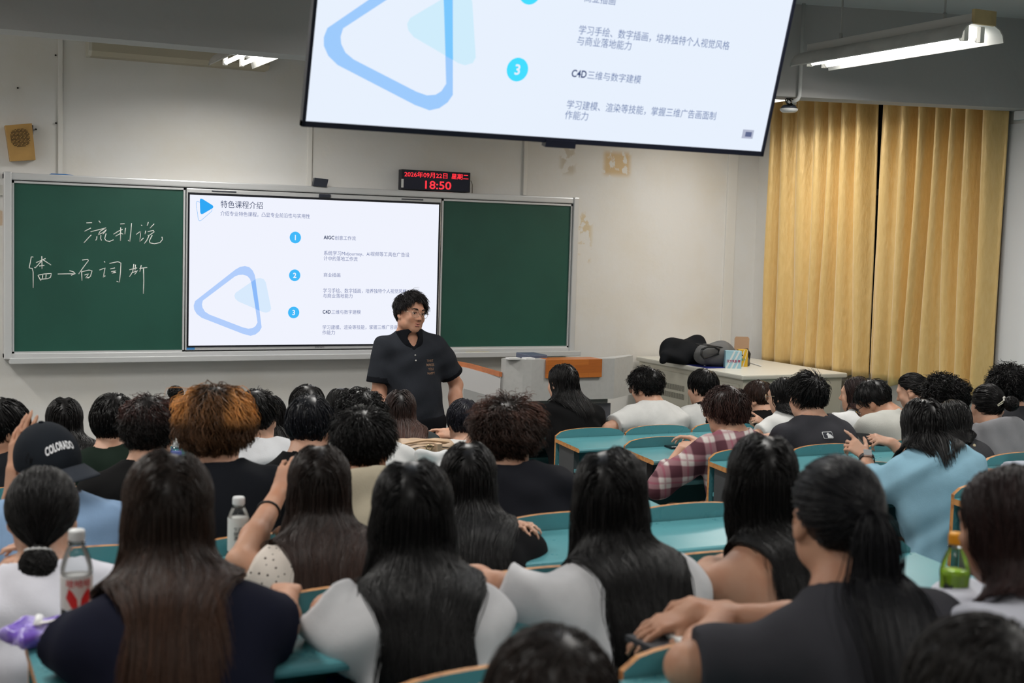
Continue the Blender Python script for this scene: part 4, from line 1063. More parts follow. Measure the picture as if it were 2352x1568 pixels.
    # under-cap
    T = lambda x, y, z: H + R @ (V(x, y, z) * s)
    ct = st.get('cap', thick * .35)
    pr = [('e', T(*CC), (CR + ct) * s, R), ('cut', T(0, .050, .060), R @ V(0, .80, -.60)), ('cut', T(0, -.02, -.058), R @ unit(V(0, .60, -1.0)))]
    if kind in ('long', 'bob'):
        pr.append(('e', T(0, -.070, -.060), V(.062, .028, .07) * s, R, .02))
    lo, hi = T(0, 0, 0) - .14 * s, T(0, 0, 0) + .14 * s
    v2, f2 = surf(lambda P: ev(pr, P), lo, hi, .008 if near['hn'] > 1 else .011)
    vs.append(v2); fs.append(f2 + o); cs.append(np.tile(c0 * .8, (len(v2), 1))); o += len(v2)
    if 'ball' in st:                            # wound bun
        bc, br = st['ball']; m = int(260 * near['hn']); th = np.linspace(0, 2 * math.pi * .8, 14)
        ax = rng.normal(size=(m, 3)); ax[:, 1] += 1.2; ax /= np.linalg.norm(ax, axis=1, keepdims=True)
        e1 = np.cross(ax, V(.2, .1, 1)); e1 /= np.linalg.norm(e1, axis=1, keepdims=True); e2 = np.cross(ax, e1); ph = rng.uniform(0, 6.28, (m, 1))
        sh = rng.uniform(-.75, .75, (m, 1, 1)); rr = np.sqrt(1 - sh ** 2)
        c_ = rr * (np.cos(th + ph)[..., None] * e1[:, None] + np.sin(th + ph)[..., None] * e2[:, None]) + sh * ax[:, None]
        c_ = c_ * rng.uniform(.9, 1.10, (m, 1, 1)) * np.array(br) + np.array(bc)
        V3, F3, k = tubes(H + (c_ * s) @ R.T, r0 * 1.2)
        vs.append(V3); fs.append(F3 + o); cs.append(np.repeat(c0 * rng.uniform(.6, 1.5, (m, 1)), 14 * k, 0)); o += len(V3)
        v4, f4 = surf(lambda P: ev([('e', T(*bc), np.array(br) * .92 * s, R)], P), T(*bc) - max(br) * 1.2, T(*bc) + max(br) * 1.2, .006)
        vs.append(v4); fs.append(f4 + o); cs.append(np.tile(c0 * .8, (len(v4), 1))); o += len(v4)
    return mesh_np('hair', np.concatenate(vs), np.concatenate(fs), HAIR_M, parent, col=np.concatenate(cs))

def cloth_mat(name, c, rough=.85, bump=.15, bscale=300, noise=.08):
    return mat(name, c, rough, spec=.2 if max(c) > .1 else .08, noise=noise, nscale=14, bump=bump, bscale=bscale)
def plaid_mat():
    m = bpy.data.materials.new('plaid_flannel'); m.use_nodes = True; nt = m.node_tree; b = nt.nodes['Principled BSDF']; N = nt.nodes.new; L = nt.links.new
    b.inputs['Roughness'].default_value = .9
    tc = N('ShaderNodeTexCoord'); mp = N('ShaderNodeMapping'); mp.inputs['Rotation'].default_value = (0, .12, .35); L(tc.outputs['Object'], mp.inputs[0]); sp = N('ShaderNodeSeparateXYZ'); L(mp.outputs[0], sp.inputs[0])
    def band(sock, per, ph, w):
        a = N('ShaderNodeMath'); a.operation = 'MULTIPLY_ADD'; a.inputs[1].default_value = 1 / per; a.inputs[2].default_value = ph; L(sock, a.inputs[0])
        f = N('ShaderNodeMath'); f.operation = 'PINGPONG'; f.inputs[1].default_value = 1; L(a.outputs[0], f.inputs[0])
        r = N('ShaderNodeMapRange'); r.inputs[1].default_value = w - .08; r.inputs[2].default_value = w + .08; L(f.outputs[0], r.inputs[0]); return r.outputs[0]
    def mul(s1, c):
        return s1
    x = band(sp.outputs['X'], .055, .2, .5); z = band(sp.outputs['Z'], .055, .1, .5)
    ad = N('ShaderNodeMath'); ad.operation = 'ADD'; L(x, ad.inputs[0]); L(z, ad.inputs[1]); hv = N('ShaderNodeMath'); hv.operation = 'MULTIPLY'; hv.inputs[1].default_value = .5; L(ad.outputs[0], hv.inputs[0])
    cr = N('ShaderNodeValToRGB'); L(hv.outputs[0], cr.inputs[0])
    e = cr.color_ramp.elements; e[0].position = .1; e[0].color = (.075, .018, .030, 1); e[1].position = .95; e[1].color = (.60, .55, .53, 1)
    k = e.new(.5); k.color = (.26, .13, .15, 1)
    x2 = band(sp.outputs['X'], .055, .2, .93); z2 = band(sp.outputs['Z'], .055, .1, .93); mxm = N('ShaderNodeMath'); mxm.operation = 'MAXIMUM'; L(x2, mxm.inputs[0]); L(z2, mxm.inputs[1])
    mx = N('ShaderNodeMix'); mx.data_type = 'RGBA'; L(cr.outputs[0], mx.inputs[6]); mx.inputs[7].default_value = (.28, .02, .07, 1)
    mm = N('ShaderNodeMath'); mm.operation = 'MULTIPLY'; mm.inputs[1].default_value = .55; L(mxm.outputs[0], mm.inputs[0]); L(mm.outputs[0], mx.inputs[0]); L(mx.outputs[2], b.inputs['Base Color'])
    MATS['plaid_flannel'] = m; return m
def dots_mat():
    m = cloth_mat('dotted_blouse', (.55, .49, .44)).copy(); m.name = 'dotted_blouse_print'; nt = m.node_tree; b = nt.nodes['Principled BSDF']; N = nt.nodes.new; L = nt.links.new
    tc = N('ShaderNodeTexCoord'); vo = N('ShaderNodeTexVoronoi'); vo.inputs['Scale'].default_value = 55; vo.inputs['Randomness'].default_value = .35; L(tc.outputs['Object'], vo.inputs[0])
    r = N('ShaderNodeMapRange'); r.inputs[1].default_value = .16; r.inputs[2].default_value = .22; L(vo.outputs['Distance'], r.inputs[0])
    mx = N('ShaderNodeMix'); mx.data_type = 'RGBA'; mx.inputs[6].default_value = (.05, .035, .03, 1); mx.inputs[7].default_value = (.58, .52, .47, 1); L(r.outputs[0], mx.inputs[0]); L(mx.outputs[2], b.inputs['Base Color'])
    MATS['dotted'] = m; return m

DARKTROUSERS = cloth_mat('dark_trousers', (.02, .021, .026))
def near_params(dist):
    if dist < 2.3: return dict(h=.0070, hn=2.0, hr=.72, face=.006)
    if dist < 3.6: return dict(h=.0075, hn=2.1, hr=.75, face=.006)
    if dist < 5.0: return dict(h=.0085, hn=1.15, hr=1.0, face=.0075)
    return dict(h=.0100, hn=.75, hr=1.25, face=.008)
PEOPLE = {}
NP_BODY = [0]
def person(key, label, px, py, hy, k, hair=None, shirt=(.5, .5, .5), shirt_name='t_shirt', yaw=0, pitch=-8, roll=0, fem=False, sleeve=.60, s=None, skin='a',
           face=False, group=None, arms=None, ht=None, smat=None, collar=None, dx=0, body_yaw=None, neck=True, offx=0, build=1.0, folds=.0035, backless=False, hood=False, extra=None, sleeve_mat=None, sw=None, zoff=0, lean=17, nd=0.0, hres=None, wide=1.0, lsh=0.0):
    crown = at_y(px, py, hy)
    dist = np.linalg.norm(crown - CP)
    nr = dict(near_params(dist))
    if hres: nr['h'] = hres
    s = s or (.95 if fem else 1.0)
    hair = hair or dict(kind='short')
    ht = hair.get('t', .012) if ht is None else ht
    R = rotz(math.radians(yaw)) @ rotx(math.radians(pitch)) @ roty(math.radians(roll))
    up = R @ V(0, 0, 1)
    H = crown - V(0, 0, 1) * (.105 * s + ht * .8) + V(0, 0, zoff)
    # torso
    Nb = H + R @ V(0, -.030 * s, -.118 * s) + V(0, -.018 - nd * .5, -.028 - nd)
    seat = TZ[k] - .37
    pz = seat + .085
    dz = Nb[2] - pz
    if dz < .38: pz = Nb[2] - .38; seat = pz - .085; dz = .38
    dy = math.tan(math.radians(lean)) * dz
    back_y = TY[k + 1] + .15
    Py = max(Nb[1] - dy, back_y)
    Pel = V(H[0] + dx, Py, pz)
    sp = Nb - Pel; su = unit(sp)
    by = math.radians(yaw * .25 if body_yaw is None else body_yaw)
    rt = rotz(by) @ V(1, 0, 0); rt = unit(rt - su * np.dot(rt, su)); fw = np.cross(su, rt)
    Rt = np.stack([rt, fw, su], 1)
    w = (sw or (.148 if fem else .182)) * build
    Q = lambda t, a, b: Pel + sp * t + fw * a + rt * b
    mid = -.030
    ws = (.82 if fem else 1.0) * build * wide
    torso = [('e', Q(.08, .0, 0), V(.165 * (1.0 if fem else .98), .118, .115) * build, Rt, .05),
             ('e', Q(.36, mid * .6, 0), V(.138 * ws, .100, .15) * build, Rt, .07),
             ('e', Q(.66, mid, 0), V(.163 * ws, .108, .175) * build, Rt, .07),
             ('c', Q(.87, -.012, -w * .86), Q(.87, -.012, w * .86), .058 * build, .058 * build, .07)]
    Sh = {a: Q(.865 + (lsh if a < 0 else 0), .008, a * w) for a in (-1, 1)}
    ntop = H + R @ V(0, -.022, -.055) * s
    for a in (-1, 1): torso.append(('c', Nb + su * .025 + rt * a * .02, Q(.90, -.01, a * w * .62), .046 * build, .040 * build, .05))
    if fem: torso.append(('e', Q(.62, .075, 0), V(.105, .05, .07), Rt, .05))
    nk = [('c', ntop, Nb + su * -.01, (.050 if fem else .056) * s, (.056 if fem else .064) * s, .035)]
    arms = arms or {}
    A = {}
    tabz, taby = TZ[k], TY[k]
    for a in (-1, 1):
        spec = arms.get(a, {})
        Wr = np.array(spec['W'], float) if 'W' in spec else V(H[0] + a * spec.get('wx', .06), min(taby - .10, Sh[a][1] + .30), tabz + .045)
        E, Wr = ik(Sh[a], Wr, .285 * s, .245 * s, spec.get('pole', (a * .45, -.25, -.6)))
        if 'E' in spec: E = np.array(spec['E'], float)
        if 'Eo' in spec: E = Sh[a] + np.array(spec['Eo'], float); Wr = E + np.array(spec.get('Wo', (-a * .12, .18, .0)), float)
        A[a] = (Sh[a], E, Wr)
    f = .9 if fem else 1.0
    skin_p = torso + nk + head_prims(H, R, s, face)
    for a in (-1, 1):
        S_, E, Wr = A[a]
        skin_p += [('c', S_, E, .050 * f * build, .040 * f * build, .035), ('c', E, E + (Wr - E) * .35, .040 * f, .040 * f, .02), ('c', E + (Wr - E) * .35, Wr, .040 * f, .026 * f, .02)]
        sp_ = arms.get(a, {})
        fd = sp_.get('f', unit(Wr - E) * V(.7, 1, .3)); nn = sp_.get('n', V(0, 0, 1))
        skin_p += [('g', hand_prims(Wr, fd, np.array(nn, float), -a if 'side' not in sp_ else sp_['side'], s * (.93 if fem else 1.0), **sp_.get('hand', {})), .012)]
    legs = []
    fz = FLOORZ[k]
    for a in (-1, 1):
        hp = Q(.03, .02, a * .085); kn = V(Pel[0] + a * .10, min(Pel[1] + .41, taby - .06), seat + .055); an = V(Pel[0] + a * .10, min(kn[1] + .02, taby - .05), fz + .075); to = an + V(a * .02, .05, -.045)
        legs += [('c', hp, kn, .074, .054, .04), ('c', kn, an, .054, .036, .03), ('c', an + V(0, -.03, -.035), to, .034, .028, .02)]
    skin_p += legs
    lo, hi = bounds(skin_p, .02)
    v, fq = surf(lambda P: ev(skin_p, P), lo, hi, nr['h'] if not (face or any('hand' in x for x in arms.values())) else min(nr['h'], .0065))
    root = mesh_np('person', v, fq, SKIN[skin], org=V(Pel[0], Pel[1], fz))
    tag(root, label, 'person', group)
    # garment
    kw = rng.normal(size=(3, 3)) * V(1, 1, 1); kw /= np.linalg.norm(kw, axis=1, keepdims=True)
    g = [q for q in torso]
    for a in (-1, 1):
        S_, E, Wr = A[a]
        if sleeve > 0:
            if sleeve <= 1:
                e = S_ + (E - S_) * (sleeve + .12); c = S_ + (E - S_) * sleeve
                g.append(('g', [('c', S_, e, (.056 if not fem else .052) * build, .060 if not fem else .055, .03), ('cut', c, unit(E - S_))], .035))
            else:
                c = E + (Wr - E) * (sleeve - 1)
                g.append(('c', S_, E, .056 * build, .050, .035)); g.append(('g', [('c', E, Wr, .049, .042, .03), ('cut', c, unit(Wr - E))], .02))
    g.append(('off', .010 + folds * 1.25))
    if sleeve <= 0 and not backless: pass
    if folds: g.append(('fold', folds, 26, kw[0], kw[1], kw[2], float(rng.uniform(0, 6))))
    if hood:
        g.append(('e', Nb + su * .01 - fw * .075, V(.125, .055, .075), Rt @ rotx(.5), .05)); g.append(('-', [('e', Nb + su * .075 - fw * .045, V(.085, .06, .06), Rt)], .03))
    cutp = Nb - su * .01
    g.append(('-', [('c', Nb - su * .022 + fw * .022, ntop, .058 if fem else .065, .066, .01), ('c', Nb + su * .035, ntop + up * .4, .070, .3)], .006))
    if fem and not backless: g.append(('-', [('c', Nb - su * .05 + fw * .09, Nb + su * .05 + fw * .05, .05, .05)], .02))
    g.append(('cut', Pel - su * .035, -su))
    if backless:
        # halter top: only the lower front and a dark waistband remain
        g.append(('-', [('b', Q(.60, -.12, 0), V(.35, .14, .26), .03, Rt), ('b', Q(1.0, 0, 0), V(.4, .3, .14), .02, Rt)], .02))
    lo, hi = bounds([q for q in g if q[0] in 'cegb'], .04)
    v, fq = surf(lambda P: ev(g, P), lo, hi, nr['h'])
    sm = smat or cloth_mat('cloth_%s' % key, shirt)
    mats_ = [sm]; mi = None
    if collar is not None or sleeve_mat is not None:
        cen = v[fq].mean(1).astype(f32); mi = np.zeros(len(fq), int)
        if collar is not None:
            mats_.append(cloth_mat('trim_%s' % key, collar)); dn = d_cap(cen, Nb - su * .022 + fw * .022, ntop, .058 if fem else .065, .066); mi[dn < .014] = 1
        if sleeve_mat is not None: mats_.append(cloth_mat('panel_%s' % key, sleeve_mat[0])); mi[sleeve_mat[1](cen, Q, A, rt, Sh) > 0] = len(mats_) - 1
    sh_o = mesh_np(shirt_name, v, fq, mats_, root, mi=mi)
    tr = [('e', Q(.06, .0, 0), V(.172, .122, .13), Rt, .05)] + legs + [('off', .012), ('cut', Q(.17, 0, 0), su), ('cut', V(Pel[0], 0, fz + .07), V(0, 0, -1))]
    lo, hi = bounds([q for q in tr if q[0] in 'ce'], .03)
    v, fq = surf(lambda P: ev(tr, P), lo, hi, .013); mesh_np('trousers', v, fq, DARKTROUSERS, root)
    coll = torso + nk + [q for q in g if q[0] == 'g' and len(q[1]) == 2] + [('off', .016)]
    if backless: coll = torso + nk
    if hair.get('kind') != 'none': make_hair(root, H, R, s, hair, coll if hair['kind'] in ('long', 'pony') else None, nr)
    info = dict(root=root, H=H, R=R, s=s, Nb=Nb, su=su, fw=fw, rt=rt, Q=Q, A=A, Sh=Sh, g=g, Pel=Pel, Rt=Rt, T=lambda x, y, z: H + R @ (V(x, y, z) * s), skin=skin_p, dist=dist, nr=nr)
    PEOPLE[key] = info
    if extra: extra(info)
    return info
# ------------------------------------------------------------------ add-ons for people
def print_on(I, name, vs, fs, m, t, b, size, a0=-.35, lift=.002, back=True, tilt=0, up=None):
    """lettering or an emblem laid onto the garment; vs are (x, y) in letter units, centred at spine fraction t and lateral b"""
    d = I['fw'] if back else -I['fw']; x = I['rt'] if back else -I['rt']
    u = unit(np.cross(x, d)) if back else unit(np.cross(x, d)); u = u if u[2] > 0 else -u
    ct, st_ = math.cos(tilt), math.sin(tilt)
    o = I['Q'](t, 0, b) - d * .35
    P = np.array([o + x * ((v[0] * ct - v[1] * st_) * size) + u * ((v[0] * st_ + v[1] * ct) * size) for v in vs]).astype(f32)
    for _ in range(24): P = P + ev(I['g'], P)[:, None] * d.astype(f32) * .9
    P = P - d.astype(f32) * lift
    mb = MB(); mb.add(P, fs); return mb.build(name, m, I['root'])
def centred(s, off=.0, spacing=1.0):
    vs, fs = text_polys(s, 1.0, offset=off, spacing=spacing); c = (vs.max(0) + vs.min(0)) / 2; return vs - c, fs
def tess(vs, fs, cuts=2):
    b = bmesh.new(); V_ = [b.verts.new(v) for v in vs]
    for f in fs:
        try: b.faces.new([V_[i] for i in f])
        except ValueError: pass
    bmesh.ops.triangulate(b, faces=b.faces[:])
    for _ in range(cuts):
        es = [e for e in b.edges if e.calc_length() > .12]
        if not es: break
        bmesh.ops.subdivide_edges(b, edges=es, cuts=1); bmesh.ops.triangulate(b, faces=[f for f in b.faces if len(f.verts) > 3])
    b.verts.index_update(); v = np.array([q.co[:] for q in b.verts]); f = [tuple(q.index for q in g.verts) for g in b.faces]; b.free(); return v, f
GL_BLACK = mat('frame_black', (.01, .01, .01), .3); GL_WIRE = mat('frame_wire', (.35, .31, .25), .25, metal=.9)
def glass_mat():
    m = bpy.data.materials.new('lens'); m.use_nodes = True; nt = m.node_tree; nt.nodes.remove(nt.nodes['Principled BSDF']); N = nt.nodes.new; L = nt.links.new
    t = N('ShaderNodeBsdfTransparent'); g = N('ShaderNodeBsdfGlossy'); g.inputs['Roughness'].default_value = .03; mx = N('ShaderNodeMixShader')
    lw = N('ShaderNodeFresnel'); lw.inputs[0].default_value = 1.4; L(lw.outputs[0], mx.inputs[0]); L(t.outputs[0], mx.inputs[1]); L(g.outputs[0], mx.inputs[2]); L(mx.outputs[0], nt.nodes['Material Output'].inputs[0])
    MATS['lens'] = m; return m
LENS = glass_mat()
def glasses(I, m=GL_BLACK, rx=.025, rz=.020, r=.0016):
    T = I['T']; mb = MB(); ml = MB()
    for a in (-1, 1):
        ring = [T(a * (.033 + rx * math.cos(q)), .099 - .006 * abs(math.cos(q)) * (1 if a * math.cos(q) * a > 0 else 0), -.004 + rz * math.sin(q)) for q in np.linspace(0, 2 * math.pi, 21)]
        mb.tube(ring, r, 6, cap=False)
        ml.add(ring[:-1], [tuple(range(20))])
        mb.tube([T(a * (.033 + rx), .096, .004), T(a * .074, .085, .006), T(a * .079, .03, .002), T(a * .0795, -.012, .004), T(a * .077, -.026, -.012)], r, 6)
    mb.tube([T(-.009, .101, .0), T(0, .104, .003), T(.009, .101, .0)], r, 6)
    o = mb.build('glasses', m, I['root'])
    ml.build('lens', LENS, o)
def bead_ring(I, c, rad, n, m, br=.004, axis=(0, 1, .4), name='hair_tie'):
    T = I['T']; ax = unit(axis); e1 = unit(np.cross(ax, (1, 0, .2))); e2 = np.cross(ax, e1); mb = MB()
    for i in range(n):
        q = np.array(c) + rad * (math.cos(6.283 * i / n) * e1 + math.sin(6.283 * i / n) * e2); mb.ellip(T(*q), (br,) * 3, n=8, m=6)
    mb.tube([T(*(np.array(c) + rad * (math.cos(q) * e1 + math.sin(q) * e2))) for q in np.linspace(0, 6.283, 24)], br * .55, 6, cap=False)
    return mb.build(name, m, I['root'])

# hair styles
def H_(kind, **k): return dict(kind=kind, **k)
BR = lambda r, g, b: V(r, g, b)
long_black = lambda **k: H_('long', **{**dict(L=.50, n=1700, S=20, t=.015, clump=.35, noise=.045, back=.14, r=.0017, gather=.8), **k})
long_mid = lambda **k: H_('long', **{**dict(L=.34, n=1300, S=14, t=.014, clump=.35, noise=.05, r=.0018), **k})
short_m = lambda **k: H_('short', **{**dict(L=.075, n=1500, S=9, t=.016, lift=.35, clump=.3, noise=.10, grav=.05, r=.0016, cap=.012), **k})
neat_m = lambda **k: H_('short', **{**dict(L=.080, n=1500, S=9, t=.018, lift=.12, clump=.35, noise=.05, grav=.10, hug=.12, r=.0016, cap=.013), **k})
curly = lambda **k: H_('short', **{**dict(L=.085, n=1500, S=12, t=.028, lift=.7, clump=.5, noise=.12, grav=.03, curl=.009, cf=2.2, r=.0016, cap=.020, fade=True), **k})
DKBR = V(.016, .009, .0065)

# ------------------------------------------------------------------ front row (seats behind the first desks)
P_ = person
P_('mullet', 'person with long black layered hair in a black shirt, seated in front of the lectern', 1293, 834, -2.28, 0, H_('long', L=.25, n=1800, S=13, t=.014, clump=.5, noise=.10, back=.10, wave=.04, gather=.6), (.006, .006, .0065), 'black_shirt', yaw=17, sleeve=.9, folds=.005, face=True, build=1.03)
P_('whitetee', 'person in a white t-shirt with black collar and glasses, tousled black hair, front row', 1485, 844, -2.26, 0, curly(t=.022, lift=.5, L=.075, curl=.005), (.60, .60, .59), yaw=24, pitch=-14, face=True, collar=(.012, .012, .013), folds=.005,
   arms={-1: dict(E=at_z(1390, 988, TZ[0] + .05))}, extra=lambda I: glasses(I), skin='a')
def stripe(c, Q, A, rt, Sh):
    q = (c - Q(.8, 0, 0)) @ rt; return (np.abs(q + .085) < .028) * 1
P_('stripetee', 'person in a white t-shirt with a broad black stripe down the back, bowl-cut black hair', 1614, 846, -2.24, 0, neat_m(t=.020, L=.085), (.60, .60, .59), yaw=20, pitch=-6, face=True, collar=(.012, .012, .013), sleeve_mat=((.006, .006, .007), stripe), skin='a', body_yaw=4)
P_('frontbrown', 'person with brown-tinted short hair in a black t-shirt, front row beside the cabinet', 1742, 873, -2.25, 0, neat_m(c=V(.020, .012, .010), c1=V(.06, .028, .02), L=.09), (.006, .006, .0065), yaw=25, pitch=-18, face=True, extra=lambda I: glasses(I))
P_('topbun', 'person with a high round black topknot, behind the ginger-haired person', 403, 906, -2.30, 0, H_('bun', L=.22, n=900, S=9, t=.012, tie=(0, -.045, .125), ball=((0, -.045, .140), (.040, .040, .036)), clump=0), (.50, .50, .48), fem=True, ht=.030, yaw=-10, zoff=.0)
P_('farlong', 'person with straight black hair beside the wall, behind the lettered white t-shirt', 618, 906, -3.02, 1, long_mid(n=1000), (.10, .10, .10), fem=True)
P_('farwhite', 'person in a pale grey-white shirt in the front row, head above the black-shirted short-haired person', 705, 883, -3.04, 1, neat_m(), (.52, .53, .53), fem=False, sleeve=.7)
P_('farround', 'person with straight black hair in the front row left of the lecturer', 782, 889, -2.28, 0, long_mid(n=1000), (.5, .5, .5), fem=True)
# ------------------------------------------------------------------ second row
P_('leftedge', 'person in profile at the left edge of the picture, black hair and dark shirt', 12, 914, -3.80, 2, neat_m(t=.020, L=.10), (.010, .011, .014), yaw=-72, pitch=-6, face=True, skin='b')
P_('rednape', 'person with long black hair over a red and white patterned collar, second row at left', 148, 911, -3.06, 1, long_mid(n=1500, L=.30), (.04, .03, .03), fem=True, yaw=-8, collar=(.35, .05, .06))
P_('darkgreen', 'person in a dark green shirt with full black hair, second row at left', 262, 902, -3.80, 2, neat_m(L=.10, t=.024, grav=.14), (.008, .016, .011), yaw=-22, build=1.03, folds=.004)
def letters(I):
    m = mat('blue_print', (.02, .05, .36), .7)
    for s_, b, t, sz in (('I', -.075, .70, .13), ('A', .035, .66, .12)):
        v, f = tess(*centred(s_, .06)); print_on(I, 'blue_lettering', v, f, m, t, b, sz, lift=.003)
P_('lettertee', 'person in a white t-shirt with large blue letters on the back', 592, 895, -3.80, 2, short_m(L=.06, lift=.4), (.58, .59, .62), yaw=-32, build=1.05, extra=letters, folds=.005)
P_('brownlong', 'person with long brown hair fading lighter, seated in front of the lecturer', 920, 893, -3.02, 1, long_black(c=V(.010, .008, .008), c1=V(.085, .040, .030), L=.42, n=1800, cpow=.8), (.035, .042, .045), fem=True, yaw=-18, sleeve=.8)
P_('redcollar', 'person with smooth black hair and a red and white collar in front of the lectern', 1066, 915, -3.04, 1, neat_m(t=.020, L=.085, c=V(.012, .012, .018)), (.55, .54, .53), yaw=-4, collar=(.32, .012, .03))
P_('widewhite', 'person in white with long black hair, half hidden behind the dark grey t-shirt', 1800, 865, -3.04, 1, long_mid(L=.26, n=1200, back=.05), (.60, .60, .59), fem=True, yaw=28, pitch=-10, face=True, extra=lambda I: glasses(I, GL_WIRE),
   arms={-1: dict(W=at_y(1762, 978, -2.93), E=at_y(1735, 1005, -3.12), f=unit(at_y(1722, 948, -2.85) - at_y(1765, 978, -2.93)), n=(.3, -.8, .5), side=1, hand=dict(curl=(8, 60, 70, 75), thumb=40)),
         1: dict(W=at_y(1812, 988, -2.90), f=unit(at_y(1750, 966, -2.9) - at_y(1812, 988, -2.90)), n=(.2, -.6, .7), side=1, hand=dict(curl=(35, 45, 50, 50)))})
P_('profilebrown', 'person in profile with very long dark brown hair under the curtains', 1967, 862, -3.02, 1, long_black(L=.46, n=1500, c=V(.014, .008, .008), c1=V(.05, .024, .02), back=.02), (.60, .60, .60), fem=True, yaw=36, pitch=-6, face=True, arms={-1: dict(E=at_y(1893, 970, -3.05))})
P_('tiedprofile', 'person in profile with tied black hair and a loose strand beside the cheek', 2095, 857, -3.04, 1, H_('pony', L=.34, n=1400, S=14, t=.013, tie=(0, -.115, -.03), clump=.15), (.18, .19, .2), fem=True, yaw=34, pitch=-22, face=True, extra=None)
# ------------------------------------------------------------------ third row
P_('hoop', 'person with short curly black hair under a thin black hair hoop, white t-shirt', 830, 895, -3.84, 2, curly(L=.07, t=.024, curl=.008), (.60, .60, .60), yaw=18, fem=False, build=.98, folds=.004,
   extra=lambda I: (lambda mb: (mb.tube([I['T'](.096 * math.cos(q), -.0 + .02 * math.sin(q), .02 + .118 * math.sin(q)) for q in np.linspace(.2, 2.94, 18)], .003, 6), mb.build('hair_hoop', mat('hoop_black', (.01, .01, .01), .25), I['root'])))(MB()))
def plaidx(I): glasses(I, GL_WIRE)
P_('plaid', 'person in a maroon and white plaid shirt with glasses and brown hair', 1668, 885, -3.98, 2, curly(L=.10, t=.026, lift=.35, curl=.004, grav=.12, c=V(.018, .010, .009), c1=V(.075, .034, .028)), shirt_name='plaid_shirt', smat=plaid_mat(), yaw=25, pitch=-8, face=True, sleeve=1.45, extra=plaidx, folds=.004, build=1.02,
   arms={-1: dict(W=at_z(1563, 1035, TZ[2] + .04), pole=(-.6, -.6, -.5))}, skin='a')
def mlb(I):
    m1 = mat('emblem_white', (.7, .7, .72), .7); m2 = mat('emblem_dark', (.02, .022, .035), .7)
    def rr(w, h, r, n=5): return [(sx * (w - r) + r * math.cos(a), sy * (h - r) + r * math.sin(a)) for sx, sy, a0 in ((1, 1, 0), (-1, 1, 90), (-1, -1, 180), (1, -1, 270)) for a in np.radians(np.linspace(a0, a0 + 90, n))]
    P = rr(1, .62, .22); print_on(I, 'emblem', [(a, b, 0) for a, b in P], [tuple(range(len(P)))], m1, .90, -.030, .028, lift=.004)
    P = rr(.9, .52, .18); print_on(I, 'emblem_field', [(a, b, 0) for a, b in P], [tuple(range(len(P)))], m2, .90, -.030, .028, lift=.0055)
    fig = [(-.25, -.5), (-.18, -.1), (-.35, .1), (-.1, .38), (.12, .42), (.2, .2), (.5, .1), (.82, -.3), (.8, -.5)]
    print_on(I, 'emblem_figure', [(a, b, 0) for a, b in fig], [tuple(range(len(fig)))], m1, .90, -.030, .028, lift=.007)
P_('greytee', 'person in a dark grey t-shirt with a small white emblem below the neck', 1856, 856, -3.98, 2, short_m(L=.065, t=.024, lift=.55, noise=.12, whorl=(.1, -.75, .65)), (.040, .040, .047), yaw=0, face=True, build=1.05, extra=mlb, folds=.004, body_yaw=2)
P_('bentgrey', 'person with glasses bending low in a pale grey shirt', 2008, 873, -3.86, 2, short_m(L=.045, t=.014, lift=.3), (.46, .46, .43), yaw=30, pitch=-42, roll=0, face=True, build=1.06, sleeve=1.5, extra=lambda I: glasses(I), skin='b', body_yaw=10)
P_('curlyright', 'person with a mop of curly black hair in front of the right curtain', 2172, 861, -3.98, 2, curly(L=.095, t=.034, curl=.012), (.08, .08, .085), yaw=-4)
P_('farcurl', 'person with curly black hair at the right edge below the pale wall', 2320, 838, -3.98, 2, curly(L=.085, t=.032, curl=.010), (.03, .03, .034), yaw=-25)
# ------------------------------------------------------------------ fourth row
P_('redbrown', 'person with reddish brown hair in a black t-shirt, behind the dark green shirt', 345, 911, -4.62, 3, curly(L=.07, t=.024, curl=.005, lift=.5, c=V(.010, .008, .008), crown=(V(.085, .022, .014), .02, .07, .0, .5)), (.006, .006, .0065), yaw=-26, build=1.0)
P_('blackshort', 'person with smooth short black hair and black shirt, right ear showing, fourth row', 714, 906, -4.62, 3, neat_m(t=.020, L=.085, c=V(.008, .009, .013)), (.006, .006, .007), yaw=-37, pitch=-14)
P_('skyshirt', 'person in an oversized light blue shirt and smartwatch, both hands raised', 2122, 913, -5.36, 4, long_mid(L=.24, n=1700, t=.018, S=13), (.25, .44, .56), 'shirt', fem=True, yaw=-22, pitch=-20, sleeve=1.3, build=1.08, wide=1.15, folds=.007,
   arms={-1: dict(W=at_y(1990, 1048, -5.20), E=at_y(2000, 1125, -5.36), f=unit(at_y(1935, 1000, -5.10) - at_y(1990, 1048, -5.20)), n=(-.35, -.75, .55), side=1, hand=dict(curl=(10, 55, 60, 62), thumb=55)),
         1: dict(W=at_y(2050, 1018, -5.08), f=unit(at_y(1985, 998, -5.03) - at_y(2050, 1018, -5.08)), n=(.1, -.5, .85), side=1, hand=dict(curl=(55, 60, 62, 65), thumb=40))})
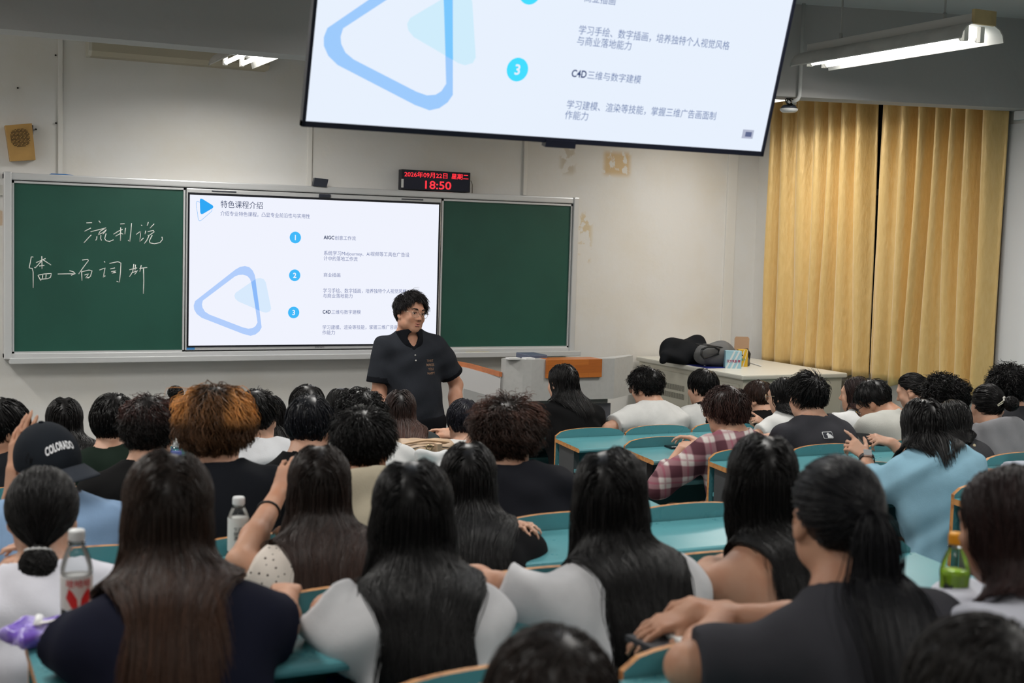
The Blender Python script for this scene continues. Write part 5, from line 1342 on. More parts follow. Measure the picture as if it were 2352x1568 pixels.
def scrunch(I):
    T = I['T']; c = V(.012, -.118, -.142); mb = MB()
    mb.tube([T(*(c + V(.034 * math.cos(a), .006 * math.cos(4 * a), .022 * math.sin(a)))) for a in np.linspace(0, 6.283, 40)], [.013 + .004 * math.sin(7 * a) for a in np.linspace(0, 6.283, 40)], 10, cap=False)
    chk = mat('scrunchie_check', (.02, .02, .022), .8); nt = chk.node_tree; ck = nt.nodes.new('ShaderNodeTexChecker'); ck.inputs['Scale'].default_value = 120; ck.inputs[1].default_value = (.02, .02, .024, 1); ck.inputs[2].default_value = (.42, .42, .43, 1)
    tcx = nt.nodes.new('ShaderNodeTexCoord'); nt.links.new(tcx.outputs['Object'], ck.inputs[0]); nt.links.new(ck.outputs[0], nt.nodes['Principled BSDF'].inputs['Base Color'])
    tag(mb.build('scrunchie', chk, I['root']), 'black and white checked scrunchie')
    mb = MB(); mb.ellip(T(*(c + V(.042, -.022, .006))), (.010, .008, .016)); mb.build('scrunchie_button', mat('button_cream', (.60, .50, .33), .35), I['root'])
P_('behindsky', 'person with black hair in a checked scrunchie beyond the light blue shirt', 2190, 919, -4.52, 3, H_('pony', L=.42, n=1900, S=16, t=.022, tie=(.012, -.108, -.140), clump=.1), (.05, .05, .055), fem=True, yaw=-24, pitch=-16, extra=scrunch)
def clipx(I):
    T = I['T']; mb = MB(); c = [(.010, -.118, -.012), (.045, -.106, .012)]
    a, b = np.array(c[0]), np.array(c[1])
    mb.tube([T(*(a + V(0, -.004, .004))), T(*((a + b) / 2 + V(0, -.012, .005))), T(*(b + V(0, -.004, .004))), T(*(b + V(.003, -.005, -.004))), T(*((a + b) / 2 + V(0, -.012, -.004))), T(*(a + V(0, -.004, -.004))), T(*(a + V(0, -.004, .004)))], .0024, 6)
    mb.build('hair_clip', mat('clip_cream', (.60, .58, .46), .35), I['root'])
    bead_ring(I, (.060, -.098, .012), .024, 9, mat('clip_white', (.62, .6, .55), .4), .006, (.7, -.5, .2))
P_('clipbun', 'person in a grey hooded top with a cream hair clip across a low black bun', 2270, 882, -4.50, 3, H_('bun', L=.26, n=1500, S=11, t=.013, tie=(.060, -.098, .010), ball=((.082, -.118, .000), (.036, .032, .036)), clump=.0), (.22, .22, .235), 'hooded_top', fem=True, yaw=-25, pitch=-14, sleeve=1.9, hood=True, build=1.06, folds=.006, extra=clipx)
# ------------------------------------------------------------------ fifth row
P_('ginger', 'person with bushy ginger-dyed hair and dark roots, black t-shirt, left of centre', 499, 884, -5.30, 4, curly(L=.115, t=.034, curl=.006, lift=.55, grav=.10, n=2600, c=V(.008, .006, .005), c1=V(.080, .036, .016), whorl=(.0, -.25, .95), crown=(V(.72, .31, .085), .0, .05, .045, .12), cap=.022, cpow=.6), (.007, .008, .011), yaw=-28, pitch=-4, build=1.0)
def capx(I):
    H_0, s, root = I['H'], I['s'], I['root']; R = I['R'] @ rotz(.42); T = lambda x, y, z: H_0 + R @ (V(x, y, z) * s)
    pr = [('e', T(0, -.008, .012), V(.094, .116, .112) * s, R), ('-', [('e', T(0, -.008, .010), V(.089, .111, .107) * s, R)], .002), ('cut', T(0, 0, -.006), R @ unit(V(0, .10, -1.0)))]
    lo, hi = T(0, 0, 0) - .17, T(0, 0, 0) + .17
    v, f = surf(lambda P: ev(pr, P), lo, hi, .0035); c = mesh_np('cap', v, f, cloth_mat('cap_cotton', (.012, .015, .020)), root)
    tag(c, 'black baseball cap worn backwards with white arched lettering')
    mb = MB()
    def brim(u, w):
        a = (u - .5) * 2.2; r = .098 + .062 * w * math.cos(a * .75); 
        return T(r * math.sin(a) * .95, -.012 - r * 1.10 * math.cos(a), -.004 - .030 * w - .012 * math.sin(a) ** 2 * w - .018 * math.sin(a) ** 2)
    mb.grid(brim, 24, 6); o = mb.build('brim', cloth_mat('brim_cotton', (.030, .035, .045)), root)
    md = o.modifiers.new('t', 'SOLIDIFY'); md.thickness = .004
    mb = MB(); mb.lathe([(.0, .006), (.007, .004), (.008, 0)], T(0, -.008, .124), 12); mb.build('cap_button', cloth_mat('cap_cotton', (.012, .015, .020)), root)
    vs, fs = tess(*centred('COLORADO', .035, 1.05)); W = (vs[:, 0].max() - vs[:, 0].min()); out = []
    for a in vs:
        an = a[0] / W * 1.02; el = .36 + a[1] * .30 + .13 * math.cos(an * 2.6)
        out.append(T(.0960 * math.sin(an + .05) * math.cos(el), -.008 - .1185 * math.cos(an + .05) * math.cos(el), .012 + .1145 * math.sin(el)))
    mb = MB(); mb.add(out, fs); mb.build('white_lettering', mat('thread_white', (.72, .73, .76), .7), root)
P_('cap', 'person in a black backwards cap with white lettering, hand on head', 108, 969, -5.26, 4, H_('short', L=.030, n=1200, S=6, t=.006, lift=.2, fade=False, r=.0013, cap=.004), (.20, .31, .48), 'shirt', yaw=-8, pitch=4, roll=-9, sleeve=.9, ht=.020, build=1.02, folds=.004, skin='b', hres=.0065, extra=capx,
   arms={-1: dict(W=at_y(34, 1082, -5.20), E=at_y(40, 1195, -5.20), f=unit(V(.16, .10, 1)), n=(-.8, -.6, .1), side=1, hand=dict(curl=(8, 8, 12, 18), spread=5, thumb=28, tcurl=20))})
P_('backcurl', 'person with tousled dark brown hair, resting the cheek on a fist', 1170, 916, -5.34, 4, curly(L=.105, t=.034, curl=.008, lift=.6, n=2300, c=V(.011, .008, .007), c1=V(.040, .020, .015), crown=(V(.11, .042, .026), .04, .05, .02, .4)), (.009, .0095, .013), yaw=-46, pitch=-10, build=1.05, folds=.005,
   arms={-1: dict(W=at_y(1080, 1028, -5.04), E=at_z(1062, 1105, TZ[4] + .04), f=unit(V(.25, .1, 1)), n=(-.6, .2, .3), side=1, hand=dict(curl=(70, 75, 80, 80)))})
P_('creamhood', 'person with thick black hair in a cream hooded top, behind the clear bottle', 838, 936, -5.34, 4, short_m(L=.075, t=.024, lift=.45, n=2200, curl=.003, grav=.06), (.42, .37, .28), 'hooded_top', yaw=-40, pitch=-10, hood=True, sleeve=1.5, build=.97, skin='c')
P_('edgearm', 'person in a pale blue-grey t-shirt at the right edge, bent arm in view', 2452, 930, -5.25, 4, short_m(), (.40, .43, .50), yaw=20, arms={-1: dict(E=at_y(2262, 1098, -5.25), W=at_y(2330, 1140, -5.06))}, sleeve=.62, sw=.20, skin='a')
# ------------------------------------------------------------------ sixth row
P_('beadbun', 'person with black hair in a low tail tied with white beads, white t-shirt, at left', 98, 1070, -6.08, 5, H_('bun', L=.36, n=2000, S=13, t=.016, tie=(.008, -.105, -.080), ball=((.010, -.128, -.128), (.046, .040, .056)), clump=.1), (.56, .56, .62), fem=True, yaw=-14, nd=.03, pitch=-6, build=1.05, sleeve=.75, folds=.005,
   extra=lambda I: bead_ring(I, (.008, -.120, -.082), .030, 13, mat('bead_pearl', (.5, .5, .5), .3), .0042, (0, .35, 1)))
P_('dotblouse', 'person with long dark hair in a dotted blouse, one arm raised', 735, 1018, -6.05, 5, long_black(L=.50, c=V(.010, .007, .006), c1=V(.045, .022, .016), n=1900), shirt_name='blouse', smat=dots_mat(), fem=True, yaw=-17, nd=.03, pitch=-6, lean=26, sleeve=.45, skin='b',
   arms={-1: dict(E=at_z(552, 1292, TZ[5] + .05), W=at_y(640, 1132, -5.82), f=unit(V(.45, .2, .8)), n=(-.5, -.7, .2), side=1)},
   extra=lambda I: (lambda mb, E, W: (mb.tube([E + (W - E) * .72 + .031 * (math.cos(q) * unit(np.cross(W - E, V(0, 0, 1))) + math.sin(q) * unit(np.cross(W - E, np.cross(W - E, V(0, 0, 1))))) for q in np.linspace(0, 6.283, 18)], .0035, 6, cap=False), mb.build('wrist_band', mat('band_black', (.008, .008, .008), .6), I['root'])))(MB(), I['A'][-1][1], I['A'][-1][2]))
P_('midlong', 'person with long straight black hair and black top, between the white t-shirts, sixth row', 1078, 1012, -5.86, 5, long_black(L=.56, n=1900, t=.016), (.007, .007, .008), fem=True, yaw=-24, nd=.03, pitch=-8, lean=32, sleeve=.7)
# ------------------------------------------------------------------ seventh row
P_('navytee', 'person with long brown-tinted hair in a navy t-shirt, foreground left', 388, 1030, -6.74, 6, long_black(L=.52, n=2300, t=.021, part=.012, c=V(.013, .009, .0075), c1=V(.060, .027, .016), cpow=1.0), (.008, .009, .020), fem=True, yaw=-14, nd=.045, pitch=-5, sleeve=.72, build=1.08, lean=27, skin='b', folds=.003,
   arms={-1: dict(E=at_z(158, 1470, TZ[6] + .045), W=V(-1.36, -6.66, TZ[6] + .04)), 1: dict(E=at_z(640, 1440, TZ[6] + .045), W=V(-1.18, -6.62, TZ[6] + .05))})
P_('centrelong', 'person with very long straight black hair in a white t-shirt, foreground centre', 950, 1049, -6.74, 6, long_black(L=.66, n=2600, t=.020, part=-.008), (.56, .56, .58), fem=True, yaw=-21, nd=.045, pitch=-5, sleeve=.82, sw=.140, lean=27, skin='b', folds=.007,
   arms={-1: dict(E=at_z(755, 1405, TZ[6] + .045), W=V(-.86, -6.66, TZ[6] + .04)), 1: dict(Eo=(.05, .20, -.08))})
P_('loosewhite', 'person with long black hair swept to one side over a white t-shirt, right arm side hidden', 1405, 1024, -6.72, 6, long_black(L=.62, n=2500, t=.019, w1=.105, w2=.085, shift=.075, part=-.02), (.56, .56, .58), fem=True, yaw=-28, nd=.045, pitch=-4, sleeve=.80, sw=.145, lean=27, skin='b', build=1.03, folds=.006,
   arms={-1: dict(E=at_z(1142, 1352, TZ[6] + .045), W=at_z(1142, 1352, TZ[6] + .045) + V(-.05, .21, 0))})
PEOPLE['loosewhite']['root']['label'] = 'long-haired person in a white t-shirt stretching the left forearm along the desk'
def strapx(I):
    for b, side in ((-.062, -1), (.062, 1)):
        pts = []
        for t in np.linspace(.98, .40, 14):
            o = I['Q'](t, -.33, b * (1 + .25 * (1 - t)))
            P = o.astype(f32)[None]
            for _ in range(22): P = P + ev(I['skin'], P)[:, None] * I['fw'].astype(f32) * .9
            pts.append(P[0] - I['fw'] * .002)
        mb = MB(); mb.tube(pts, .0028, 6); mb.build('strap', mat('strap_brown', (.06, .035, .022), .6), I['root'])
def leopard():
    m = cloth_mat('leopard_top', (.03, .02, .012)).copy(); m.name = 'leopard_print'; nt = m.node_tree; b = nt.nodes['Principled BSDF']; N = nt.nodes.new; L = nt.links.new
    tc = N('ShaderNodeTexCoord'); vo = N('ShaderNodeTexNoise'); vo.inputs['Scale'].default_value = 42; vo.inputs['Detail'].default_value = 2; L(tc.outputs['Object'], vo.inputs[0])
    r = N('ShaderNodeMapRange'); r.inputs[1].default_value = .54; r.inputs[2].default_value = .58; L(vo.outputs['Fac'], r.inputs[0]); mx = N('ShaderNodeMix'); mx.data_type = 'RGBA'; mx.inputs[6].default_value = (.018, .012, .010, 1); mx.inputs[7].default_value = (.40, .26, .13, 1); L(r.outputs[0], mx.inputs[0]); L(mx.outputs[2], b.inputs['Base Color']); return m
P_('backless', 'person with long black hair in a strappy backless top, right of centre', 1755, 991, -6.75, 6, long_black(L=.64, n=2500, t=.019, w1=.085, w2=.055, shift=.105, part=.01), shirt_name='halter_top', smat=leopard(), fem=True, yaw=-32, nd=.045, pitch=-4, lean=27, sleeve=0, backless=True, skin='b', build=1.06, extra=strapx,
   arms={-1: dict(E=at_z(1596, 1335, TZ[6] + .045), W=V(.02, -6.62, TZ[6] + .04)), 1: dict(Eo=(.06, .20, -.08))})
# ------------------------------------------------------------------ eighth row
def leafprint(I):
    m = [mat('print_ochre', (.30, .17, .06), .8), mat('print_green', (.16, .19, .06), .8), mat('print_lime', (.22, .27, .05), .8), mat('print_rust', (.16, .05, .05), .8), mat('print_pale', (.25, .26, .18), .8)]
    sh = [([(-.55, .45), (-.30, .62), (.05, .50), (.0, -.05), (-.12, .02), (-.42, .12)], 0), ([(-.05, .75), (.12, .95), (.36, .55), (.30, .40), (.10, .52)], 0), ([(-.35, .72), (-.1, .80), (.0, .6), (.2, .4), (.02, .0), (.06, .45)], 3),
          ([(.08, .02), (.30, .36), (.58, .55), (.62, .15), (.45, -.20), (.2, -.12)], 4), ([(-.02, -.12), (.2, -.15), (.5, -.12), (.55, -.35), (.42, -.62), (.18, -.58), (.0, -.35)], 2)]
    for P, i in sh: print_on(I, 'leaf_print', [(a, b, 0) for a, b in P], [tuple(range(len(P)))], m[i], .64, -.070, .070, lift=.004 + .0006 * i)
P_('pony', 'person with a black ponytail in a charcoal t-shirt with a leaf print on the back', 1925, 1046, -7.46, 7, H_('pony', L=.66, n=2300, S=24, t=.017, tie=(.030, -.118, .020), clump=.12, kick=-.10, c=V(.0075, .0075, .0095)), (.038, .038, .045), fem=True, yaw=-20, nd=.03, pitch=-6, lean=30, sleeve=.85, skin='b', build=1.12, folds=.003, body_yaw=0, extra=leafprint,
   arms={-1: dict(E=at_z(1580, 1530, TZ[7] + .05), W=at_z(1672, 1404, TZ[7] + .05), f=unit(V(-.75, .35, .2)), n=(0, .1, 1), side=1, hand=dict(curl=(40, 45, 50, 55))),
         1: dict(W=at_z(1592, 1416, TZ[7] + .045), f=unit(at_z(1470, 1442, TZ[7] + .03) - at_z(1592, 1416, TZ[7] + .045)), n=(0, -.15, 1), side=-1, hand=dict(curl=(18, 22, 26, 30), thumb=38, spread=7), E=V(-.30, -7.40, TZ[7] + .06))})
P_('rightwhite', 'person with dark brown hair in a white shirt with rolled collar, right foreground', 2326, 1064, -7.62, 7, H_('long', L=.24, n=2300, S=13, t=.015, clump=.4, noise=.05, back=.04, c=V(.016, .009, .009), c1=V(.040, .020, .018)), (.52, .53, .60), 'shirt', fem=True, yaw=14, nd=.03, pitch=-10, sleeve=1.6, build=1.1, skin='b', folds=.006, face=True,
   arms={-1: dict(E=at_z(2200, 1408, TZ[7] + .05), W=V(.12, -7.48, TZ[7] + .05))})
P_('nearest', 'blurred crown of a dark-haired person at the bottom edge, nearest to the camera', 1270, 1438, -7.86, 7, neat_m(L=.085, n=2200, t=.020, c=V(.012, .009, .008), c1=V(.035, .022, .018), noise=.07), (.02, .02, .022), yaw=-18, pitch=-6)
P_('corner', 'blurred dark-haired crown in the bottom right corner', 2262, 1412, -8.22, 8, neat_m(L=.085, n=2200, t=.020, c=V(.011, .010, .010), c1=V(.03, .025, .022), noise=.07), (.02, .02, .022), yaw=-14, pitch=-6)
# ------------------------------------------------------------------ the lecturer
def teacher():
    crown = at_y(945, 671, -1.45); s = 1.06
    R = rotz(math.radians(-166)) @ rotx(math.radians(-3)) @ roty(math.radians(-7))
    H = crown - V(0, 0, .105 * s + .018)
    T = lambda x, y, z: H + R @ (V(x, y, z) * s)
    by = math.radians(-190)
    fw = rotz(by) @ V(0, 1, 0); rt = rotz(by) @ V(1, 0, 0)          # rt: his right-hand axis in body space
    Nb = H + R @ V(0, -.03, -.120) * s + V(.035, .0, -.035)
    Pel = V(Nb[0] + .045, Nb[1] - .02, .93)
    sp = Nb - Pel; su = unit(sp); Rt = np.stack([rt, fw, su], 1)
    Q = lambda t, a, b: Pel + sp * t + fw * a + rt * b
    w = .176
    torso = [('e', Q(.0, .0, 0), V(.175, .130, .14), Rt, .05), ('e', Q(.28, .012, 0), V(.168, .132, .17), Rt, .07), ('e', Q(.62, .0, 0), V(.182, .128, .20), Rt, .07), ('c', Q(.865, -.0, -w * .9), Q(.865, 0, w * .9), .062, .062, .07)]
    for a in (-1, 1): torso.append(('c', Nb + su * .02 + rt * a * .025, Q(.90, 0, a * w * .72), .052, .042, .05))
    nk = [('c', T(0, -.022, -.055), Nb, .062 * s, .068 * s, .035)]
    A = {}
    pxE = {}
    for a, e, wr in ((1, (872, 878), (893, 956)), (-1, (1046, 880), (1042, 965))):
        S_ = Q(.855, 0, a * w); E = at_y(e[0], e[1], Nb[1] + .02); W = at_y(wr[0], wr[1], Nb[1] - .10)
        E = S_ + unit(E - S_) * .30; W = E + unit(W - E) * .26; A[a] = (S_, E, W)
    sk = torso + nk + head_prims(H, R, s, True)
    for a in (-1, 1):
        S_, E, W = A[a]; sk += [('c', S_, E, .056, .044, .035), ('c', E, E + (W - E) * .35, .044, .045, .02), ('c', E + (W - E) * .35, W, .045, .029, .02)]
        sk.append(('g', hand_prims(W, unit(W - E) + V(0, -.05, 0), rt * a + fw * .4, -a, 1.0, curl=(25, 28, 30, 34)), .012))
    legs = []
    for a in (-1, 1):
        hp = Q(-.05, 0, a * .09); kn = V(Pel[0], Pel[1], .50) + rt * a * .10 + fw * .01; an = V(Pel[0], Pel[1], .085) + rt * a * .105 - fw * .01
        legs += [('c', hp, kn, .092, .062, .04), ('c', kn, an, .060, .042, .03), ('c', an + V(0, 0, -.04), an + fw * .13 + V(0, 0, -.05), .036, .03, .02)]
    sk += legs
    lo, hi = bounds(sk, .02); v, f = surf(lambda P: ev(sk, P), lo, hi, .0055)
    root = mesh_np('person', v, f, skin_mat('skin_teacher', (.56, .30, .205)), org=V(Pel[0], Pel[1], 0))
    tag(root, 'standing lecturer in a dark polo shirt with wire glasses in front of the slide', 'person')
    I = dict(T=T, R=R, s=s, root=root, fw=fw, rt=rt, Q=Q)
    g = list(torso)
    for a in (-1, 1):
        S_, E, W = A[a]; g.append(('g', [('c', S_, S_ + (E - S_) * .9, .066, .074, .03), ('cut', S_ + (E - S_) * .70, unit(E - S_))], .035))
    g += [('off', .012), ('fold', .0045, 24, unit((.3, .2, 1)), unit((1, .3, .2)), unit((.6, .1, -.8)), .7)]
    g.append(('-', [('c', Nb - su * .06 + fw * .02, T(0, -.02, -.05), .074, .080, .01), ('c', Nb - su * .085 + fw * .11, Nb + fw * .09, .004, .048, .02)], .004))
    g.append(('cut', Pel + su * -.075, -su))
    I['g'] = g
    lo, hi = bounds([q for q in g if q[0] in 'ceg'], .04); v, f = surf(lambda P: ev(g, P), lo, hi, .0065)
    cen = v[f].mean(1).astype(f32); mi = np.zeros(len(f), int)
    for a in (-1, 1):
        S_, E, W = A[a]; d = unit(E - S_); q = (cen - (S_ + (E - S_) * .70)) @ d.astype(f32); mi[(q > -.022) & (q < .02) & (d_cap(cen, S_, E, .09, .09) < 0)] = 1
    polo = mesh_np('polo_shirt', v, f, [cloth_mat('polo_charcoal', (.024, .027, .034), bump=.25), cloth_mat('polo_rib', (.008, .009, .012))], root, mi=mi)
    # collar
    col = [('g', [('c', Nb - su * .035 + fw * .03, T(0, -.02, -.075), .090, .083, .01), ('-', [('c', Nb - su * .06 + fw * .02, T(0, -.02, -.05), .078, .076, .01)], .002), ('cut', Nb + su * .038 - fw * .0, unit(su - fw * .18)), ('cut', Nb - su * .030, unit(-su + fw * -.55)), ('-', [('c', Nb - su * .10 + fw * .13, Nb + fw * .115, .004, .040)], .003)], .002)]
    v, f = surf(lambda P: ev(col, P), Nb - .17, Nb + .17, .0045); mesh_np('collar', v, f, cloth_mat('polo_rib', (.008, .009, .012)), root)
    def on_front(t, b, lift=.003):
        P = (Q(t, .35, b)).astype(f32)[None]
        for _ in range(24): P = P - ev(g, P)[:, None] * fw.astype(f32) * .9
        return P[0] + fw * lift
    for t in (.80, .74): 
        p = on_front(t, .0); mb = MB(); mb.ellip(p, (.0055, .0055, .0055), n=12, m=8); mb.build('button', mat('button_pearl', (.45, .44, .42), .3), root)
    m = mat('chest_print', (.27, .16, .10), .7)
    for i, word in enumerate(('THAT', 'MAKES', 'YOU', 'HAPPY')):
        v_, f_ = tess(*centred(word, .012)); h = .022
        pts = []
        for q in v_: pts.append(on_front(.735 - i * .048 + q[1] * h / np.linalg.norm(sp), -.098 - q[0] * h * .82, .003))
        mb = MB(); mb.add(pts, f_); mb.build('chest_lettering', m, root)
    tr = [('e', Q(.0, .0, 0), V(.178, .134, .15), Rt, .05)] + legs + [('off', .014), ('cut', Q(.05, 0, 0), su), ('cut', V(0, 0, .06), V(0, 0, -1))]
    lo, hi = bounds([q for q in tr if q[0] in 'ce'], .03); v, f = surf(lambda P: ev(tr, P), lo, hi, .010); mesh_np('trousers', v, f, cloth_mat('black_trousers', (.008, .0085, .011)), root)
    for db in (.012, -.020):
        pts = [T_ for T_ in [Q(t, .5, db) for t in (-.06, -.12, -.18, -.25)]]
        out = []
        for p in pts:
            P = p.astype(f32)[None]
            for _ in range(24): P = P - ev(tr, P)[:, None] * fw.astype(f32) * .9
            out.append(P[0] + fw * .004)
        mb = MB(); mb.tube(out, .0048, 6); mb.build('drawstring', mat('cord_tan', (.36, .24, .12), .7), root)
    mb = MB()
    for a in (-1, 1):
        an = V(Pel[0], Pel[1], .085) + rt * a * .105
        m_ = MB(); m_.ellip(an + fw * .06 + V(0, 0, -.04), (.055, .14, .045), Rt @ np.eye(3)); m_.build('shoe', mat('shoe_black', (.02, .02, .02), .5), root)
    # face
    lip = mat('lip', (.40, .15, .12), .45)
    for z, r_, x in ((-.0610, .0046, .023), (-.0735, .0054, .020)):
        mb = MB(); mb.tube([T(-x, .0800, z - .004), T(-x * .5, .0862, z + (.001 if z > -.07 else -.001)), T(0, .0880, z), T(x * .5, .0862, z + (.001 if z > -.07 else -.001)), T(x, .0800, z - .004)], [r_ * .45, r_, r_, r_, r_ * .45], 8); mb.build('lip', lip, root)
    mb = MB(); mb.ellip(T(0, .0835, -.0675), (.0165, .0045, .0042), R); mb.build('mouth', mat('mouth_dark', (.06, .012, .012), .5), root)
    for a in (-1, 1):
        mb = MB(); mb.ellip(T(a * .031, .0748, -.001), V(.0135, .0118, .0066), R); e = mb.build('eye', mat('eye_white', (.55, .52, .48), .3), root)
        mb = MB(); mb.ellip(T(a * .031 + .003, .0850, .0), (.0052, .0022, .0054), R, 12, 8); mb.build('iris', mat('iris_dark', (.015, .009, .006), .2), e)
        mb = MB(); mb.tube([T(a * .0155, .082, .004), T(a * .031, .0895, .0080), T(a * .046, .078, .003)], [.0018, .0026, .0018], 6); mb.build('eyelid', mat('lid_skin', (.22, .10, .065), .6), root)
        mb = MB(); mb.tube([T(a * .014, .0900, .0225), T(a * .026, .0915, .0275), T(a * .040, .083, .0275), T(a * .051, .070, .0215)], [.0030, .0042, .0036, .0015], 8); mb.build('eyebrow', mat('brow_dark', (.022, .015, .012), .8), root)
        mb = MB(); mb.ellip(T(a * .0085, .0985, -.0405), (.0038, .003, .0026), R, 8, 6); mb.build('nostril', mat('mouth_dark', (.06, .012, .012), .5), root)
    glasses(I, GL_WIRE, .026, .021, .0011)
    st = H_('short', L=.060, n=2600, S=9, t=.026, lift=.50, clump=.4, noise=.07, grav=.03, hug=.08, r=.0014, cap=.010, fringe=.034, side=.022, whorl=(.25, -.55, .8), swirl=.1, c=V(.013, .011, .012))
    make_hair(root, H, R, s, st, None, dict(h=.007, hn=1.4, hr=1.0))
    return I
teacher()

# ------------------------------------------------------------------ bottles
clear = bpy.data.materials.new('clear_plastic'); clear.use_nodes = True
def _clear():
    nt = clear.node_tree; nt.nodes.remove(nt.nodes['Principled BSDF']); N = nt.nodes.new; L = nt.links.new
    t = N('ShaderNodeBsdfTransparent'); t.inputs[0].default_value = (.93, .95, .95, 1); g = N('ShaderNodeBsdfGlossy'); g.inputs['Roughness'].default_value = .06; mx = N('ShaderNodeMixShader')
    fr = N('ShaderNodeLayerWeight'); fr.inputs[0].default_value = .28; L(fr.outputs['Fresnel'], mx.inputs[0]); L(t.outputs[0], mx.inputs[1]); L(g.outputs[0], mx.inputs[2]); L(mx.outputs[0], nt.nodes['Material Output'].inputs[0])
_clear()
juice = mat('lime_juice', (.34, .58, .03), .25, spec=.5)
def bottle(p, h, r, label, cap, body, parts, group='drink bottles on the desks', water=None, juice_to=None):
    """p base centre; cap colour; body profile built by lathe; parts: list of (name, z0, z1, material)"""
    t = thing('drink_bottle', p, label, 'bottle', group)
    sh = h - .035
    prof = [(.0, .006), (r * .55, .0), (r * .92, .003), (r, .014), (r, h * .20), (r * .965, h * .22), (r * .965, h * .60), (r, h * .62), (r * .99, h * .66), (r * .86, h * .74), (r * .62, h * .82), (r * .40, h * .875), (.0125, h * .90), (.0125, h - .010)]
    mb = MB(); mb.lathe(prof, p, 28); mb.build('shell', clear, t)
    if juice_to:
        pj = [(0, .008)] + [(a - .0022, b) for a, b in prof if 0 < b and b < h * juice_to and a > .01] + [(r * .93, h * juice_to), (0, h * juice_to)]
        mb = MB(); mb.lathe(pj, p, 24); mb.build('drink', juice if water is None else water, t)
    for nm, z0, z1, m in parts:
        mb = MB(); mb.lathe([(r * 1.004, h * z0), (r * 1.006, h * z0 + .001), (r * 1.006, h * z1 - .001), (r * 1.004, h * z1)], p, 32); mb.build(nm, m, t)
    mb = MB(); c = h - .026
    mb.lathe([(.0155, c), (.0158, c + .002), (.0158, c + .019), (.0145, c + .022), (0, c + .022)], p, 24)
    for i in range(20): a = 2 * math.pi * i / 20; mb.box(p[0] + .0157 * math.cos(a) - .0008, p[0] + .0157 * math.cos(a) + .0008, p[1] + .0157 * math.sin(a) - .0008, p[1] + .0157 * math.sin(a) + .0008, p[2] + c + .003, p[2] + c + .018)
    mb.build('screw_cap', cap, t)
    mb = MB(); mb.lathe([(.0162, c - .008), (.0175, c - .007), (.0175, c - .004), (.0162, c - .003)], p, 24); mb.build('neck_ring', clear, t)
    return t
capw = mat('cap_white', (.66, .67, .68), .4)
def curved(p, r, pts, z0, ang0, lift=.0012):
    return [(p[0] + (r + lift) * math.sin(ang0 + a / r), p[1] - (r + lift) * math.cos(ang0 + a / r), p[2] + z0 + b) for a, b in pts]
lblw = mat('label_paper', (.62, .60, .60), .45); rdl = mat('label_red', (.55, .015, .02), .45)
face_cam = lambda p: math.atan2(CP[0] - p[0], -(CP[1] - p[1])) * 1.0
def decal(t, p, r, polys, m, z0, name, rot=0, lift=.0012):
    a0 = math.atan2(CP[0] - p[0], p[1] - CP[1]) + rot
    mb = MB()
    for vs, fs in polys: mb.add(curved(p, r, [(v[0], v[1]) for v in vs], z0, a0, lift), fs)
    return mb.build(name, m, t)
def txtpoly(s_, h, dx=0, dy=0, off=.01): v, f = centred(s_, off); return (v[:, :2] * h + np.array([dx, dy]), f)
p1_ = at_y(176, 1300, -6.655); p1_[2] = TZ[6]
hb = at_y(178, 1211, -6.655)[2] - TZ[6]
t = bottle(p1_, hb, .0315, 'clear water bottle with a white and red label on the desk at left', capw, None, [('label', .33, .60, lblw)], juice_to=None)
decal(t, p1_, .0316, [([(-.026, -.004), (-.020, .016), (-.012, .008), (-.004, -.006), (-.002, -.030), (-.014, -.024)], [(0, 1, 2, 3, 4, 5)]), ([(.026, -.004), (.014, -.024), (.002, -.030), (.004, -.006), (.012, .008), (.020, .016)], [(0, 1, 2, 3, 4, 5)])], rdl, hb * .45, 'red_wing_print', .15)
decal(t, p1_, .0316, [txtpoly('哇哈哈', .017)], rdl, hb * .555, 'red_lettering', .15, .0014)
p2_ = at_y(547, 1240, -5.88); p2_[2] = TZ[5]; hb2 = at_y(547, 1137, -5.88)[2] - TZ[5]
t = bottle(p2_, hb2, .0285, 'clear bottle with a white printed label behind the navy t-shirt', capw, None, [('label', .16, .665, mat('label_milk', (.60, .59, .57), .5))])
decal(t, p2_, .0288, [txtpoly('每日\n鲜饮\n清爽', .012, 0, -.01), txtpoly('一二三四五\n日月水土木', .006, .014, -.004)], mat('label_ink', (.05, .05, .055), .6), hb2 * .5, 'label_lettering')
p3_ = at_y(822, 1160, -5.10); p3_[2] = TZ[4]; hb3 = at_y(822, 1092, -5.10)[2] - TZ[4]
bottle(p3_, hb3, .030, 'clear water bottle with a green label beside the cream hooded top', capw, None, [('label', .20, .52, mat('label_green', (.03, .22, .06), .45))], juice_to=.72, water=mat('water', (.75, .82, .84), .1, trans=.9, ior=1.1))
p4_ = at_y(2195, 1290, -7.44); p4_[2] = TZ[7]; hb4 = at_y(2196, 1219, -7.44)[2] - TZ[7]
t = bottle(p4_, hb4, .0300, 'bottle of lime green drink with an orange cap on the nearest desk at right', mat('cap_orange', (.70, .30, .01), .4), None, [], juice_to=.66)
decal(t, p4_, .0300, [([(-.011, -.012), (.008, -.012), (.008, .008), (.003, .004), (-.004, .008), (-.011, .006)], [(0, 1, 2, 3, 4, 5)])], mat('label_black', (.02, .03, .02), .5), hb4 * .53, 'black_label', -.35)
a_ = np.linspace(0, 6.283, 25)[:-1]
decal(t, p4_, .0300, [([(.0125 * math.cos(q), .0125 * math.sin(q)) for q in a_], [tuple(range(24))])], mat('label_limecut', (.50, .66, .25), .5), hb4 * .38, 'lime_slice_print', -.25)
